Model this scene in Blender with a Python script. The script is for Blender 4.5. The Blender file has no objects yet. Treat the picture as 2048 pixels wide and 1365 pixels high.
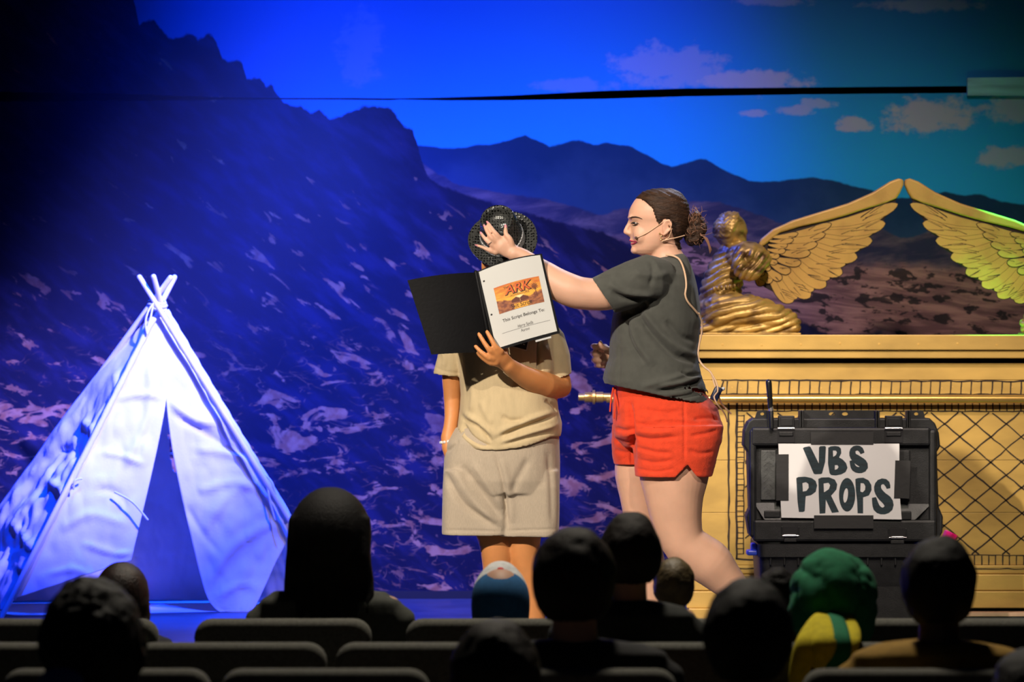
import bpy, bmesh, math, random
import numpy as np
from mathutils import Vector, Matrix, Euler, noise
from mathutils.geometry import tessellate_polygon

random.seed(7)
SC = bpy.context.scene
COL = SC.collection
F, CX, CY = 7250.0, 1024.0, 682.5          # focal length and centre in photo pixels
EYE, STAGE = 1.65, 0.52                    # eye height above the house floor, stage height
PI = math.pi

def P(px, py, Y):
    """photo pixel at distance Y -> point in metres"""
    return Vector(((px - CX) / F * Y, Y, EYE - (py - CY) / F * Y))

# ------------------------------------------------------------------ camera, world, lights, exposure
cam_data = bpy.data.cameras.new('camera')
cam = bpy.data.objects.new('camera', cam_data); COL.objects.link(cam)
cam.location = (0, 0, EYE); cam.rotation_euler = (PI / 2, 0, 0)
cam_data.sensor_width = 36.0
cam_data.lens = 36.0 * F / 2048.0
cam_data.dof.use_dof = True
cam_data.dof.focus_distance = 12.9
cam_data.dof.aperture_fstop = 3.6
cam_data.clip_end = 60
SC.camera = cam
SC.view_settings.view_transform = 'Standard'
SC.view_settings.look = 'None'
SC.view_settings.gamma = 1.0
SC.view_settings.use_curve_mapping = False
SC.view_settings.exposure = 0.0
SC.cycles.max_bounces = 5; SC.cycles.diffuse_bounces = 2; SC.cycles.glossy_bounces = 2; SC.cycles.volume_step_rate = 8.0; SC.cycles.volume_max_steps = 32; SC.cycles.adaptive_threshold = 0.02

world = bpy.data.worlds.new('world'); SC.world = world; world.use_nodes = True
world.node_tree.nodes['Background'].inputs['Color'].default_value = (0.25, 0.35, 1.0, 1)
world.node_tree.nodes['Background'].inputs['Strength'].default_value = 0.004

def spot(name, loc, target, power, color, size_deg, blend=0.4, radius=0.08):
    d = bpy.data.lights.new(name, 'SPOT'); d.energy = power; d.color = color
    d.spot_size = math.radians(size_deg); d.spot_blend = blend; d.shadow_soft_size = radius
    o = bpy.data.objects.new(name, d); COL.objects.link(o)
    o.location = loc
    o.rotation_euler = (Vector(target) - Vector(loc)).to_track_quat('-Z', 'Y').to_euler()
    return o

WARM = (1.0, 0.88, 0.74)
BLUE = (0.0, 0.085, 1.0)
spot('key_spot', (-3.9, 5.2, 5.6), (0.55, 12.7, 1.15), 3600, WARM, 18, 0.45, 0.09)
spot('second_key_spot', (1.3, 4.8, 6.0), (0.6, 12.8, 1.1), 1050, WARM, 18, 0.5, 0.09)
spot('ark_spot', (0.3, 6.5, 6.3), (1.75, 14.7, 1.0), 1150, (1.0, 0.86, 0.68), 13.5, 0.6, 0.1)
spot('tent_spot', (1.1, 11.2, 5.0), (-1.55, 14.9, 1.68), 14500, (0.175, 0.165, 1.0), 17, 1.0, 0.05)
spot('backdrop_wash_spot', (-0.9, 12.6, 6.2), (-0.28, 15.9, 2.85), 3100, BLUE, 38, 1.0, 0.15)
spot('backdrop_low_spot', (-1.0, 12.4, 5.6), (-0.85, 15.6, 0.8), 7800, (0.0, 0.035, 1.0), 38, 1.0, 0.15)
spot('haze_beam_spot', (-0.35, 15.5, 4.6), (-1.30, 15.1, 0.9), 3600, (0.0, 0.06, 1.0), 30, 0.9, 0.1)
spot('back_rim_spot', (1.9, 15.6, 5.2), (0.4, 12.6, 1.2), 480, (0.72, 0.78, 1.0), 26, 0.6, 0.08)
spot('blue_rim_spot', (-1.9, 15.4, 5.0), (1.0, 14.3, 0.9), 1100, (0.03, 0.10, 1.0), 40, 0.8, 0.08)
spot('green_spot', (3.2, 14.78, 4.3), (2.33, 14.89, 1.98), 2600, (0.03, 1.0, 0.12), 22, 0.3, 0.03)
spot('wall_wash_spot', (1.4, 9.2, 5.8), (0.55, 15.9, 1.2), 1450, (1.0, 0.80, 0.74), 36, 1.0, 0.2)
spot('house_spot', (0.2, 11.6, 5.6), (0.1, 9.4, 0.8), 800, (1.0, 0.90, 0.74), 75, 0.8, 0.3)

# ------------------------------------------------------------------ helpers
def link(o): COL.objects.link(o); return o
ORIG = {}
def tag(o, label=None, cat=None, group=None, kind=None):
    if label: o['label'] = label
    if cat: o['category'] = cat
    if group: o['group'] = group
    if kind: o['kind'] = kind
    return o
def thing(name, loc, label, cat, group=None):
    o = link(bpy.data.objects.new(name, None)); o.location = loc; o.empty_display_size = 0.1
    ORIG[o.name] = Vector(loc)
    return tag(o, label, cat, group)

class MB:
    """collects geometry in world coordinates and links it as one mesh object"""
    def __init__(s): s.v = []; s.f = []; s.m = []; s.mi = 0
    def add(s, vs, fs, mi=None):
        b = len(s.v); s.v.extend([Vector(q) for q in vs])
        s.f.extend([tuple(i + b for i in f) for f in fs]); s.m.extend([s.mi if mi is None else mi] * len(fs)); return s
    def np(s, V, Fc, mi=None):
        return s.add([Vector(q) for q in V], [tuple(int(i) for i in f) for f in Fc], mi)
    def box(s, c, size, rot=None, mi=None):
        x, y, z = [q / 2 for q in size]
        vs = [Vector((a * x, b * y, d * z)) for a in (-1, 1) for b in (-1, 1) for d in (-1, 1)]
        if rot is not None: vs = [rot @ q for q in vs]
        return s.add([q + Vector(c) for q in vs], [(0, 1, 3, 2), (4, 6, 7, 5), (0, 4, 5, 1), (2, 3, 7, 6), (0, 2, 6, 4), (1, 5, 7, 3)], mi)
    def rbox(s, c, size, r, rot=None, seg=2, mi=None):
        bm = bmesh.new(); bmesh.ops.create_cube(bm, size=1.0)
        bmesh.ops.scale(bm, vec=size, verts=bm.verts)
        bmesh.ops.bevel(bm, geom=list(bm.edges), offset=min(r, min(size) * 0.49), segments=seg, affect='EDGES', profile=0.5)
        bm.verts.index_update()
        vs = [(rot @ q.co if rot is not None else q.co.copy()) + Vector(c) for q in bm.verts]
        fs = [[q.index for q in f.verts] for f in bm.faces]; bm.free()
        return s.add(vs, fs, mi)
    def loft(s, rings, cap=True, mi=None):
        n = len(rings[0]); vs = [q for r in rings for q in r]; fs = []
        for i in range(len(rings) - 1):
            for j in range(n):
                k = (j + 1) % n
                fs.append((i * n + j, i * n + k, (i + 1) * n + k, (i + 1) * n + j))
        if cap:
            fs.append(tuple(range(n - 1, -1, -1))); b = (len(rings) - 1) * n; fs.append(tuple(b + j for j in range(n)))
        return s.add(vs, fs, mi)
    def tube(s, pts, radii, n=12, mi=None, ratio=1.0, side=None, caps=True, r2=None):
        """tube through pts; round ends; ratio flattens along the second axis"""
        pts = [Vector(q) for q in pts]
        if not isinstance(radii, (list, tuple)): radii = [radii] * len(pts)
        m = len(pts); tan = []
        for i in range(m):
            a = pts[max(0, i - 1)]; b = pts[min(m - 1, i + 1)]; t = (b - a)
            tan.append(t.normalized() if t.length > 1e-9 else Vector((0, 0, 1)))
        u = Vector(side) if side is not None else (Vector((0, 1, 0)) if abs(tan[0].y) < 0.9 else Vector((1, 0, 0)))
        rings = []
        rt = [ratio] * m if r2 is None else [b_ / a_ for a_, b_ in zip(radii, r2)]
        def ring(c, t, r, u, ratio=ratio):
            u = (u - t * u.dot(t)); u = u.normalized() if u.length > 1e-6 else t.orthogonal().normalized(); w = t.cross(u)
            return [c + u * (math.cos(2 * PI * j / n) * r) + w * (math.sin(2 * PI * j / n) * r * ratio) for j in range(n)], u
        if caps:
            for a in (80, 50, 25):
                q, u = ring(pts[0] - tan[0] * radii[0] * math.sin(math.radians(a)) * min(1, ratio), tan[0], radii[0] * math.cos(math.radians(a)), u, rt[0]); rings.append(q)
        for i in range(m):
            q, u = ring(pts[i], tan[i], radii[i], u, rt[i]); rings.append(q)
        if caps:
            for a in (25, 50, 80):
                q, u = ring(pts[-1] + tan[-1] * radii[-1] * math.sin(math.radians(a)) * min(1, ratio), tan[-1], radii[-1] * math.cos(math.radians(a)), u, rt[-1]); rings.append(q)
        return s.loft(rings, True, mi)
    def ell(s, c, r, rot=None, n=16, m=10, mi=None):
        rings = []
        for i in range(1, m):
            a = PI * i / m
            q = [Vector((math.sin(a) * math.cos(2 * PI * j / n) * r[0], math.sin(a) * math.sin(2 * PI * j / n) * r[1], -math.cos(a) * r[2])) for j in range(n)]
            rings.append([(rot @ w if rot is not None else w) + Vector(c) for w in q])
        return s.loft(rings, True, mi)
    def lathe(s, base, axis, prof, n=24, mi=None):
        axis = Vector(axis).normalized(); u = axis.orthogonal().normalized(); w = axis.cross(u)
        return s.loft([[Vector(base) + axis * h + (u * math.cos(2 * PI * j / n) + w * math.sin(2 * PI * j / n)) * r for j in range(n)] for r, h in prof], True, mi)
    def prism(s, outline, y0, y1, holes=(), mi=None, mi_side=None):
        """outline: (x, z) points; extruded from y0 (front) to y1"""
        loops = [list(outline)] + [list(h) for h in holes]
        flat = [q for l in loops for q in l]; n = len(flat)
        tris = tessellate_polygon([[Vector((q[0], q[1], 0)) for q in l] for l in loops])
        vs = [Vector((q[0], y0, q[1])) for q in flat] + [Vector((q[0], y1, q[1])) for q in flat]
        s.add(vs, [tuple(t) for t in tris] + [tuple(i + n for i in t[::-1]) for t in tris], mi)
        fs = []; b = 0
        for l in loops:
            k = len(l)
            for j in range(k): fs.append((b + j, b + (j + 1) % k, n + b + (j + 1) % k, n + b + j))
            b += k
        base = len(s.v) - len(vs)
        s.f.extend([tuple(i + base for i in f) for f in fs]); s.m.extend([(mi_side if mi_side is not None else (s.mi if mi is None else mi))] * len(fs))
        return s
    def build(s, name, mats, parent=None, smooth=False, angle=None, origin=None):
        if not isinstance(mats, (list, tuple)): mats = [mats]
        V = np.array([tuple(q) for q in s.v], dtype=float)
        if parent is not None: o0 = np.array(ORIG[parent.name])
        elif origin is not None: o0 = np.array(origin)
        else: o0 = np.array([(V[:, 0].min() + V[:, 0].max()) / 2, (V[:, 1].min() + V[:, 1].max()) / 2, V[:, 2].min()])
        me = bpy.data.meshes.new(name); me.from_pydata((V - o0).tolist(), [], s.f)
        for m in mats: me.materials.append(m)
        if len(mats) > 1: me.polygons.foreach_set('material_index', s.m)
        bm = bmesh.new(); bm.from_mesh(me); bmesh.ops.recalc_face_normals(bm, faces=bm.faces); bm.to_mesh(me); bm.free()
        if smooth:
            me.polygons.foreach_set('use_smooth', [True] * len(me.polygons))
            if angle: me.set_sharp_from_angle(angle=math.radians(angle))
        me.update()
        o = link(bpy.data.objects.new(name, me))
        if parent is not None: o.parent = parent
        else: o.location = o0
        ORIG[o.name] = Vector(o0)
        return o

def spline(pts, n):
    """Catmull-Rom through pts (tuples of any length), n samples"""
    A = np.array([tuple(p) for p in pts], float); k = len(A)
    d = np.r_[0, np.cumsum(np.linalg.norm(np.diff(A[:, :min(3, A.shape[1])], axis=0), axis=1) + 1e-9)]
    out = []
    for t in np.linspace(0, d[-1], n):
        i = min(max(np.searchsorted(d, t, side='right') - 1, 0), k - 2); u = (t - d[i]) / (d[i + 1] - d[i])
        p0, p1, p2, p3 = A[max(i - 1, 0)], A[i], A[i + 1], A[min(i + 2, k - 1)]
        out.append(0.5 * (2 * p1 + (p2 - p0) * u + (2 * p0 - 5 * p1 + 4 * p2 - p3) * u * u + (3 * p1 - p0 - 3 * p2 + p3) * u ** 3))
    return [tuple(q) for q in out]

def remesh(mb, voxel, smooth=4, factor=0.5):
    """union of the closed pieces in mb as one continuous surface -> (V, faces, N)"""
    me = bpy.data.meshes.new('tmp'); me.from_pydata([tuple(q) for q in mb.v], [], mb.f)
    bm = bmesh.new(); bm.from_mesh(me); bmesh.ops.recalc_face_normals(bm, faces=bm.faces); bm.to_mesh(me); bm.free()
    o = link(bpy.data.objects.new('tmp', me))
    r = o.modifiers.new('r', 'REMESH'); r.mode = 'VOXEL'; r.voxel_size = voxel; r.adaptivity = 0
    if smooth:
        q = o.modifiers.new('s', 'SMOOTH'); q.iterations = smooth; q.factor = factor
    dg = bpy.context.evaluated_depsgraph_get(); ev = o.evaluated_get(dg); m2 = ev.to_mesh()
    nv, nf = len(m2.vertices), len(m2.polygons)
    V = np.empty(nv * 3); m2.vertices.foreach_get('co', V); V = V.reshape(-1, 3)
    N = np.empty(nv * 3); m2.vertex_normals.foreach_get('vector', N); N = N.reshape(-1, 3)
    L = np.empty(len(m2.loops), int); m2.loops.foreach_get('vertex_index', L)
    S = np.empty(nf, int); m2.polygons.foreach_get('loop_start', S); T = np.empty(nf, int); m2.polygons.foreach_get('loop_total', T)
    faces = [tuple(L[a:a + b]) for a, b in zip(S.tolist(), T.tolist())]
    ev.to_mesh_clear(); bpy.data.objects.remove(o); bpy.data.meshes.remove(me)
    return V, faces, N

def normals(V, faces):
    me = bpy.data.meshes.new('tmp'); me.from_pydata(V.tolist(), [], faces); me.update()
    N = np.empty(len(V) * 3); me.vertex_normals.foreach_get('vector', N); bpy.data.meshes.remove(me)
    return N.reshape(-1, 3)

def proj(V):
    return np.c_[V[:, 0] / V[:, 1] * F + CX, CY - (V[:, 2] - EYE) / V[:, 1] * F]

def seg_dist(Q, pts):
    """distance of each 2-D point to a polyline, and the position along it 0..1"""
    best = np.full(len(Q), 1e9); along = np.zeros(len(Q)); pts = np.array(pts, float); n = len(pts) - 1
    for i in range(n):
        a, b = pts[i], pts[i + 1]; d = b - a; t = np.clip(((Q - a) @ d) / (d @ d + 1e-9), 0, 1)
        r = np.linalg.norm(Q - (a + t[:, None] * d), axis=1); k = r < best
        best[k] = r[k]; along[k] = (i + t[k]) / n
    return best, along

def folds(V, N, lines, facing=True):
    """push cloth out (height > 0) or in along lines drawn in photo pixels: (points, width_px, height_m)"""
    Q = proj(V); W = np.zeros(len(V))
    for pts, w, h in lines:
        pts = spline(pts, 14) if len(pts) > 2 else pts
        d, t = seg_dist(Q, pts)
        W += h * np.exp(-(d / w) ** 2) * np.clip(np.sin(PI * np.clip(t, 0.03, 0.97)) * 1.6, 0, 1)
    if facing: W *= np.clip(-N[:, 1] * 2.5, 0, 1)
    return V + N * W[:, None]

def fbm(V, scale, seed=0.0, octv=3):
    """cheap vectorised value noise on points"""
    out = np.zeros(len(V)); amp = 1.0; tot = 0
    for o in range(octv):
        q = V * scale * 2 ** o + seed * 17.3 + o * 9.1
        i = np.floor(q).astype(np.int64); f = q - i; f = f * f * (3 - 2 * f)
        def h(a, b, c):
            n = (a * 374761393 + b * 668265263 + c * 2147483647 + 1013904223) & 0xffffffff
            n = ((n ^ (n >> 13)) * 1274126177) & 0xffffffff
            return ((n ^ (n >> 16)) & 0xffff) / 65535.0
        r = 0
        for dx in (0, 1):
            for dy in (0, 1):
                for dz in (0, 1):
                    w = (f[:, 0] if dx else 1 - f[:, 0]) * (f[:, 1] if dy else 1 - f[:, 1]) * (f[:, 2] if dz else 1 - f[:, 2])
                    r = r + w * h(i[:, 0] + dx, i[:, 1] + dy, i[:, 2] + dz)
        out += amp * (r * 2 - 1); tot += amp; amp *= 0.5
    return out / tot

def text_geo(body, size=1.0, shear=0.0, bold=0.0, align='CENTER', spacing=1.0):
    c = bpy.data.curves.new('t', 'FONT'); c.body = body; c.size = size; c.shear = shear; c.offset = bold
    c.align_x = align; c.resolution_u = 3; c.space_character = spacing
    o = link(bpy.data.objects.new('t', c)); dg = bpy.context.evaluated_depsgraph_get(); ev = o.evaluated_get(dg); m = ev.to_mesh()
    vs = [tuple(v.co[:2]) for v in m.vertices]; fs = [tuple(p.vertices) for p in m.polygons]
    ev.to_mesh_clear(); bpy.data.objects.remove(o); bpy.data.curves.remove(c)
    return vs, fs

# ------------------------------------------------------------------ materials
def mat(name, col, rough=0.6, metal=0.0, var=0.0, scale=20.0, bump=0.0, bscale=None, col2=None, spec=0.5, sheen=0.0, sss=0.0, trans=0.0, stretch=None, coat=0.0, sharp=None):
    m = bpy.data.materials.new(name); m.use_nodes = True; nt = m.node_tree; N, L = nt.nodes, nt.links
    b = N['Principled BSDF']
    b.inputs['Base Color'].default_value = (*col, 1); b.inputs['Roughness'].default_value = rough
    b.inputs['Metallic'].default_value = metal; b.inputs['Specular IOR Level'].default_value = spec
    if sheen: b.inputs['Sheen Weight'].default_value = sheen; b.inputs['Sheen Roughness'].default_value = 0.5
    if coat: b.inputs['Coat Weight'].default_value = coat
    if sss:
        b.inputs['Subsurface Weight'].default_value = sss; b.inputs['Subsurface Radius'].default_value = (0.012, 0.005, 0.003); b.inputs['Subsurface Scale'].default_value = 0.6
    g = N.new('ShaderNodeNewGeometry'); vec = g.outputs['Position']
    if stretch:
        mp = N.new('ShaderNodeMapping'); mp.inputs['Scale'].default_value = stretch
        L.new(vec, mp.inputs['Vector']); vec = mp.outputs['Vector']
    if var or col2:
        t = N.new('ShaderNodeTexNoise'); t.inputs['Scale'].default_value = scale; t.inputs['Detail'].default_value = 5; L.new(vec, t.inputs['Vector'])
        mx = N.new('ShaderNodeMix'); mx.data_type = 'RGBA'
        c2 = col2 if col2 else tuple(max(0, c * (1 - var)) for c in col); c1 = col if col2 else tuple(min(1, c * (1 + var)) for c in col)
        mx.inputs['A'].default_value = (*c1, 1); mx.inputs['B'].default_value = (*c2, 1)
        r = N.new('ShaderNodeMapRange'); lo, hi = sharp if sharp else (0.3, 0.7)
        r.inputs['From Min'].default_value = lo; r.inputs['From Max'].default_value = hi
        L.new(t.outputs['Fac'], r.inputs['Value']); L.new(r.outputs['Result'], mx.inputs['Factor']); L.new(mx.outputs['Result'], b.inputs['Base Color'])
    if bump:
        t2 = N.new('ShaderNodeTexNoise'); t2.inputs['Scale'].default_value = bscale or scale * 4; t2.inputs['Detail'].default_value = 4; L.new(vec, t2.inputs['Vector'])
        bp = N.new('ShaderNodeBump'); bp.inputs['Strength'].default_value = bump; bp.inputs['Distance'].default_value = 0.004
        L.new(t2.outputs['Fac'], bp.inputs['Height']); L.new(bp.outputs['Normal'], b.inputs['Normal'])
    if trans:
        tr = N.new('ShaderNodeBsdfTranslucent'); tr.inputs['Color'].default_value = (*col, 1)
        ms = N.new('ShaderNodeMixShader'); ms.inputs[0].default_value = trans
        L.new(b.outputs[0], ms.inputs[1]); L.new(tr.outputs[0], ms.inputs[2]); L.new(ms.outputs[0], N['Material Output'].inputs['Surface'])
    return m

class E:
    """socket arithmetic for the backdrop print"""
    nt = None
    def __init__(s, k): s.k = k
    @staticmethod
    def op(o, *a, clamp=False):
        n = E.nt.nodes.new('ShaderNodeMath'); n.operation = o; n.use_clamp = clamp
        for i, q in enumerate(a):
            if isinstance(q, E): E.nt.links.new(q.k, n.inputs[i])
            else: n.inputs[i].default_value = q
        return E(n.outputs[0])
    def __add__(s, b): return E.op('ADD', s, b)
    def __radd__(s, b): return E.op('ADD', b, s)
    def __sub__(s, b): return E.op('SUBTRACT', s, b)
    def __rsub__(s, b): return E.op('SUBTRACT', b, s)
    def __mul__(s, b): return E.op('MULTIPLY', s, b)
    def __rmul__(s, b): return E.op('MULTIPLY', b, s)
    def abs(s): return E.op('ABSOLUTE', s)
    def max(s, b): return E.op('MAXIMUM', s, b)
    def min(s, b): return E.op('MINIMUM', s, b)
    def step(s, a, b):
        n = E.nt.nodes.new('ShaderNodeMapRange'); n.interpolation_type = 'SMOOTHSTEP'
        n.inputs['From Min'].default_value = a; n.inputs['From Max'].default_value = b
        if a > b:
            n.inputs['From Min'].default_value = b; n.inputs['From Max'].default_value = a
            n.inputs['To Min'].default_value = 1; n.inputs['To Max'].default_value = 0
        E.nt.links.new(s.k, n.inputs['Value']); return E(n.outputs['Result'])
def vec3(x, y, z=0.0):
    n = E.nt.nodes.new('ShaderNodeCombineXYZ')
    for i, q in enumerate((x, y, z)):
        if isinstance(q, E): E.nt.links.new(q.k, n.inputs[i])
        else: n.inputs[i].default_value = q
    return E(n.outputs[0])
def nz(v, scale=1.0, detail=4.0, rough=0.5, dist=0.0):
    n = E.nt.nodes.new('ShaderNodeTexNoise'); n.inputs['Scale'].default_value = scale; n.inputs['Detail'].default_value = detail
    n.inputs['Roughness'].default_value = rough; n.inputs['Distortion'].default_value = dist
    E.nt.links.new(v.k, n.inputs['Vector']); return E(n.outputs['Fac'])
def mixc(a, b, f):
    n = E.nt.nodes.new('ShaderNodeMix'); n.data_type = 'RGBA'
    for nm, q in (('A', a), ('B', b)):
        if isinstance(q, E): E.nt.links.new(q.k, n.inputs[nm])
        else: n.inputs[nm].default_value = (*q, 1)
    if isinstance(f, E): E.nt.links.new(f.k, n.inputs['Factor'])
    else: n.inputs['Factor'].default_value = f
    return E(n.outputs['Result'])
def curve(x, pts, x0=-2.0, x1=23.0, y1=14.0):
    n = E.nt.nodes.new('ShaderNodeFloatCurve'); c = n.mapping.curves[0]
    pts = sorted(pts); p = [((a / 100 - x0) / (x1 - x0), b / 100 / y1) for a, b in pts]
    c.points[0].location = (0, p[0][1]); c.points[1].location = (1, p[-1][1])
    for a, b in p:
        if 0.001 < a < 0.999: c.points.new(a, b)
    for q in c.points: q.handle_type = 'VECTOR'
    n.mapping.update()
    t = (x - x0) * (1.0 / (x1 - x0)); E.nt.links.new(t.k, n.inputs['Value'])
    return E(n.outputs['Value']) * y1
# ------------------------------------------------------------------ the setting
M = {}
M['carpet'] = mat('dark_carpet', (0.02, 0.02, 0.024), 0.95, var=0.3, scale=60, bump=0.3)
M['stage'] = mat('stage_floor_paint', (0.07, 0.07, 0.075), 0.42, var=0.25, scale=6, bump=0.08, bscale=40)
M['black'] = mat('matt_black', (0.006, 0.006, 0.007), 0.85)
M['stage_front'] = mat('stage_front_black', (0.012, 0.012, 0.014), 0.7)

mb = MB().box((0, 8.0, -0.05), (16, 16.6, 0.1))
tag(mb.build('floor', M['carpet']), 'dark carpeted auditorium floor under the chairs', None, kind='structure')
mb = MB().rbox((0, 13.85, STAGE / 2), (10, 4.9, STAGE), 0.01)
tag(mb.build('floor_stage', M['stage']), 'low black stage platform lit blue at one side', None, kind='structure')
mb = MB().box((0, 16.35, 2.6), (10, 0.1, 5.2))
tag(mb.build('wall_back', M['black']), 'black rear wall behind the printed backdrop', None, kind='structure')

YB = 15.9
def mural_material():
    m = bpy.data.materials.new('printed_desert_backdrop'); m.use_nodes = True; nt = m.node_tree; E.nt = nt
    b = nt.nodes['Principled BSDF']; b.inputs['Roughness'].default_value = 0.75; b.inputs['Specular IOR Level'].default_value = 0.15
    g = nt.nodes.new('ShaderNodeNewGeometry'); sp = nt.nodes.new('ShaderNodeSeparateXYZ'); nt.links.new(g.outputs['Position'], sp.inputs[0])
    k = F / YB / 100.0
    U = E(sp.outputs['X']) * k + CX / 100.0
    W = (E(sp.outputs['Z']) - EYE) * (-k) + CY / 100.0
    v = vec3(U, W)
    wob = nz(v, 3.0, 3) - 0.5; wob2 = nz(v, 9.0, 2) - 0.5; fine = nz(v, 0.9, 6, 0.6)
    # sky
    col = mixc((0.008, 0.075, 0.26), (0.010, 0.27, 0.60), W.step(-1.0, 4.2))
    # clouds, and last a painted light glow: (x, y, half width, half height, strength)
    cn = nz(vec3(U, W * 1.3), 2.2, 6, 0.62)
    tot = None
    for x, y, a, c, q in ((13.4, 1.35, 1.25, .50, .45), (15.1, 1.62, 1.15, .26, .75), (18.6, 2.32, 1.05, .40, .85), (17.1, 2.47, .42, .18, .8),
                          (20.2, 3.15, .7, .28, .75), (20.4, 2.2, .85, .30, .7), (15.0, 2.27, .36, .10, .6), (15.9, 2.2, .36, .12, .6), (16.4, 2.06, .4, .12, .55),
                          (11.5, 1.72, 1.0, .18, .25), (18.6, .1, 1.3, .16, .5), (15.4, 0.02, .8, .12, .4), (7.2, 0.9, .5, .9, .22)):  # last entry paints the tall whitish glow of stage light into the sky
        dx = (U - x) * (1 / a); dy = (W - y) * (1 / c)
        r = E.op('POWER', dx * dx + dy * dy, 0.5) + (cn - 0.5) * -2.4
        mk = r.step(1.05, 0.55) * q
        tot = mk if tot is None else tot.max(mk)
    col = mixc(col, (0.34, 0.29, 0.34), tot * (W.step(-0.6, 1.6) * 0.35 + 0.55))
    # far blue range
    far = curve(U, [(-200, 300), (820, 292), (860, 292), (900, 297), (960, 290), (1010, 284), (1050, 270), (1075, 282), (1100, 294), (1130, 286), (1160, 280), (1190, 290), (1215, 285), (1260, 292), (1290, 308), (1320, 326), (1345, 333), (1370, 326), (1408, 315), (1440, 335), (1500, 362), (1560, 363), (1620, 352), (1670, 362), (1740, 380), (1790, 396), (1850, 392), (1890, 384), (1930, 392), (1956, 388), (2000, 402), (2048, 409), (2300, 425)])
    mf = (W - far + wob * 0.10).step(-0.02, 0.03)
    fcol = mixc((0.003, 0.024, 0.075), (0.012, 0.04, 0.10), (fine + (W - far) * 0.25).step(0.45, 0.85))
    col = mixc(col, fcol, mf)
    # second range, purple
    mid = curve(U, [(-200, 330), (840, 325), (920, 372), (1000, 385), (1100, 400), (1200, 430), (1290, 405), (1380, 402), (1440, 404), (1500, 422), (1560, 446), (1640, 462), (1720, 470), (1760, 455), (1800, 478), (1850, 468), (1900, 445), (1960, 455), (2048, 470), (2300, 480)])
    mm = (W - mid + wob * 0.16).step(-0.02, 0.04)
    hills = nz(vec3(U * 0.55 + W * 0.5, W * 1.4), 1.5, 5, 0.6, 0.4)
    mcol = mixc((0.020, 0.022, 0.055), (0.11, 0.08, 0.10), hills.step(0.40, 0.66))
    col = mixc(col, mcol, mm)
    # brown desert plain
    pl = curve(U, [(-200, 470), (1300, 470), (1450, 480), (1600, 500), (1700, 525), (1800, 520), (1900, 530), (2048, 520), (2300, 520)])
    mp = (W - pl + wob * 0.3).step(-0.05, 0.25)
    st = nz(vec3(U * 0.45 - W * 0.5, W * 3.6 - U * 0.35), 1.9, 6, 0.62, 0.5)
    pcol = mixc((0.13, 0.065, 0.065), (0.34, 0.18, 0.15), st.step(0.36, 0.66))
    bush = nz(vec3(U * 0.75 - W * 0.25, W * 1.7), 3.0, 5, 0.6, 0.3) + (nz(v, 0.8, 2) - 0.5) * 0.22
    pcol = mixc(pcol, (0.012, 0.011, 0.013), bush.step(0.55, 0.585) * 0.9)
    col = mixc(col, pcol, mp)
    # near dark ridge
    near = curve(U, [(-200, -60), (262, -30), (272, 20), (277, 52), (290, 42), (308, 40), (330, 68), (345, 76), (360, 70), (385, 66), (400, 80), (412, 64), (428, 70), (445, 118), (458, 122), (470, 116), (486, 124), (494, 160), (510, 155), (522, 156), (530, 172), (545, 164), (554, 188), (566, 205), (590, 214), (600, 210), (620, 224), (640, 216), (655, 238), (690, 228), (715, 214), (740, 209), (775, 213), (790, 226), (808, 252), (826, 260), (838, 300), (850, 345), (880, 372), (930, 388), (1000, 410), (1100, 438), (1200, 462), (1300, 505), (1420, 560), (1560, 620), (1700, 690), (1900, 760), (2300, 800)])
    mn = (W - near + wob * 0.14 + wob2 * 0.10).step(-0.02, 0.05)
    # ochre rock patches: strokes slanting down to the right, flatter and larger low down
    c35, s35 = math.cos(math.radians(38)), math.sin(math.radians(38))
    a = U * c35 + W * s35; q = W * c35 - U * s35
    n1 = nz(vec3(a * 0.55, q * 1.7), 2.15, 4, 0.58, 0.6)
    n2 = nz(vec3(U * 0.70 + W * 0.15, W * 1.45 - U * 0.15), 1.75, 4, 0.56, 0.9)
    low = W.step(5.5, 8.5)
    n = n1 * (1.0 - low) + n2 * low
    web = (nz(vec3(U * 0.8 + W * 0.4, W * 1.6 - U * 0.2), 2.2, 2, 0.5, 0.8) - 0.5).abs().step(0.022, 0.006) * low * 0.7
    thr = W.step(2.5, 8.2) * -0.112 + 0.662 + U.step(6.0, 1.0) * 0.01
    pm = (n - thr).step(-0.005, 0.035).max(web * (n - thr).step(-0.12, 0.02))
    dens = nz(v, 0.55, 2).step(0.30, 0.52) * 0.6 + 0.4
    tone = nz(v, 5.0, 3)
    ocol = mixc((0.34, 0.13, 0.055), (0.50, 0.25, 0.12), tone.step(0.35, 0.65))
    ncol = mixc((0.0035, 0.004, 0.018), (0.012, 0.012, 0.045), nz(vec3(a * 0.6, q * 1.8), 1.6, 5, 0.6).step(0.42, 0.7))
    ncol = mixc(ncol, ocol, pm * dens * (W - near).step(0.15, 0.8) * (W.step(3.0, 9.0) * 0.40 + 0.45))
    col = mixc(col, ncol, mn)
    nt.links.new(col.k, b.inputs['Base Color'])
    bp = nt.nodes.new('ShaderNodeBump'); bp.inputs['Strength'].default_value = 0.08; bp.inputs['Distance'].default_value = 0.003
    nt.links.new(nz(v, 30, 2).k, bp.inputs['Height']); nt.links.new(bp.outputs['Normal'], b.inputs['Normal'])
    return m
M['mural'] = mural_material()
def xz(px, py, Y): q = P(px, py, Y); return (q.x, q.z)
up_edge = [(2350, 169), (1935, 172), (1600, 175), (1370, 177), (1200, 182), (1024, 191), (860, 196), (785, 197), (700, 196), (560, 196), (420, 194), (250, 188), (0, 183), (-300, 176)]
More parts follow.
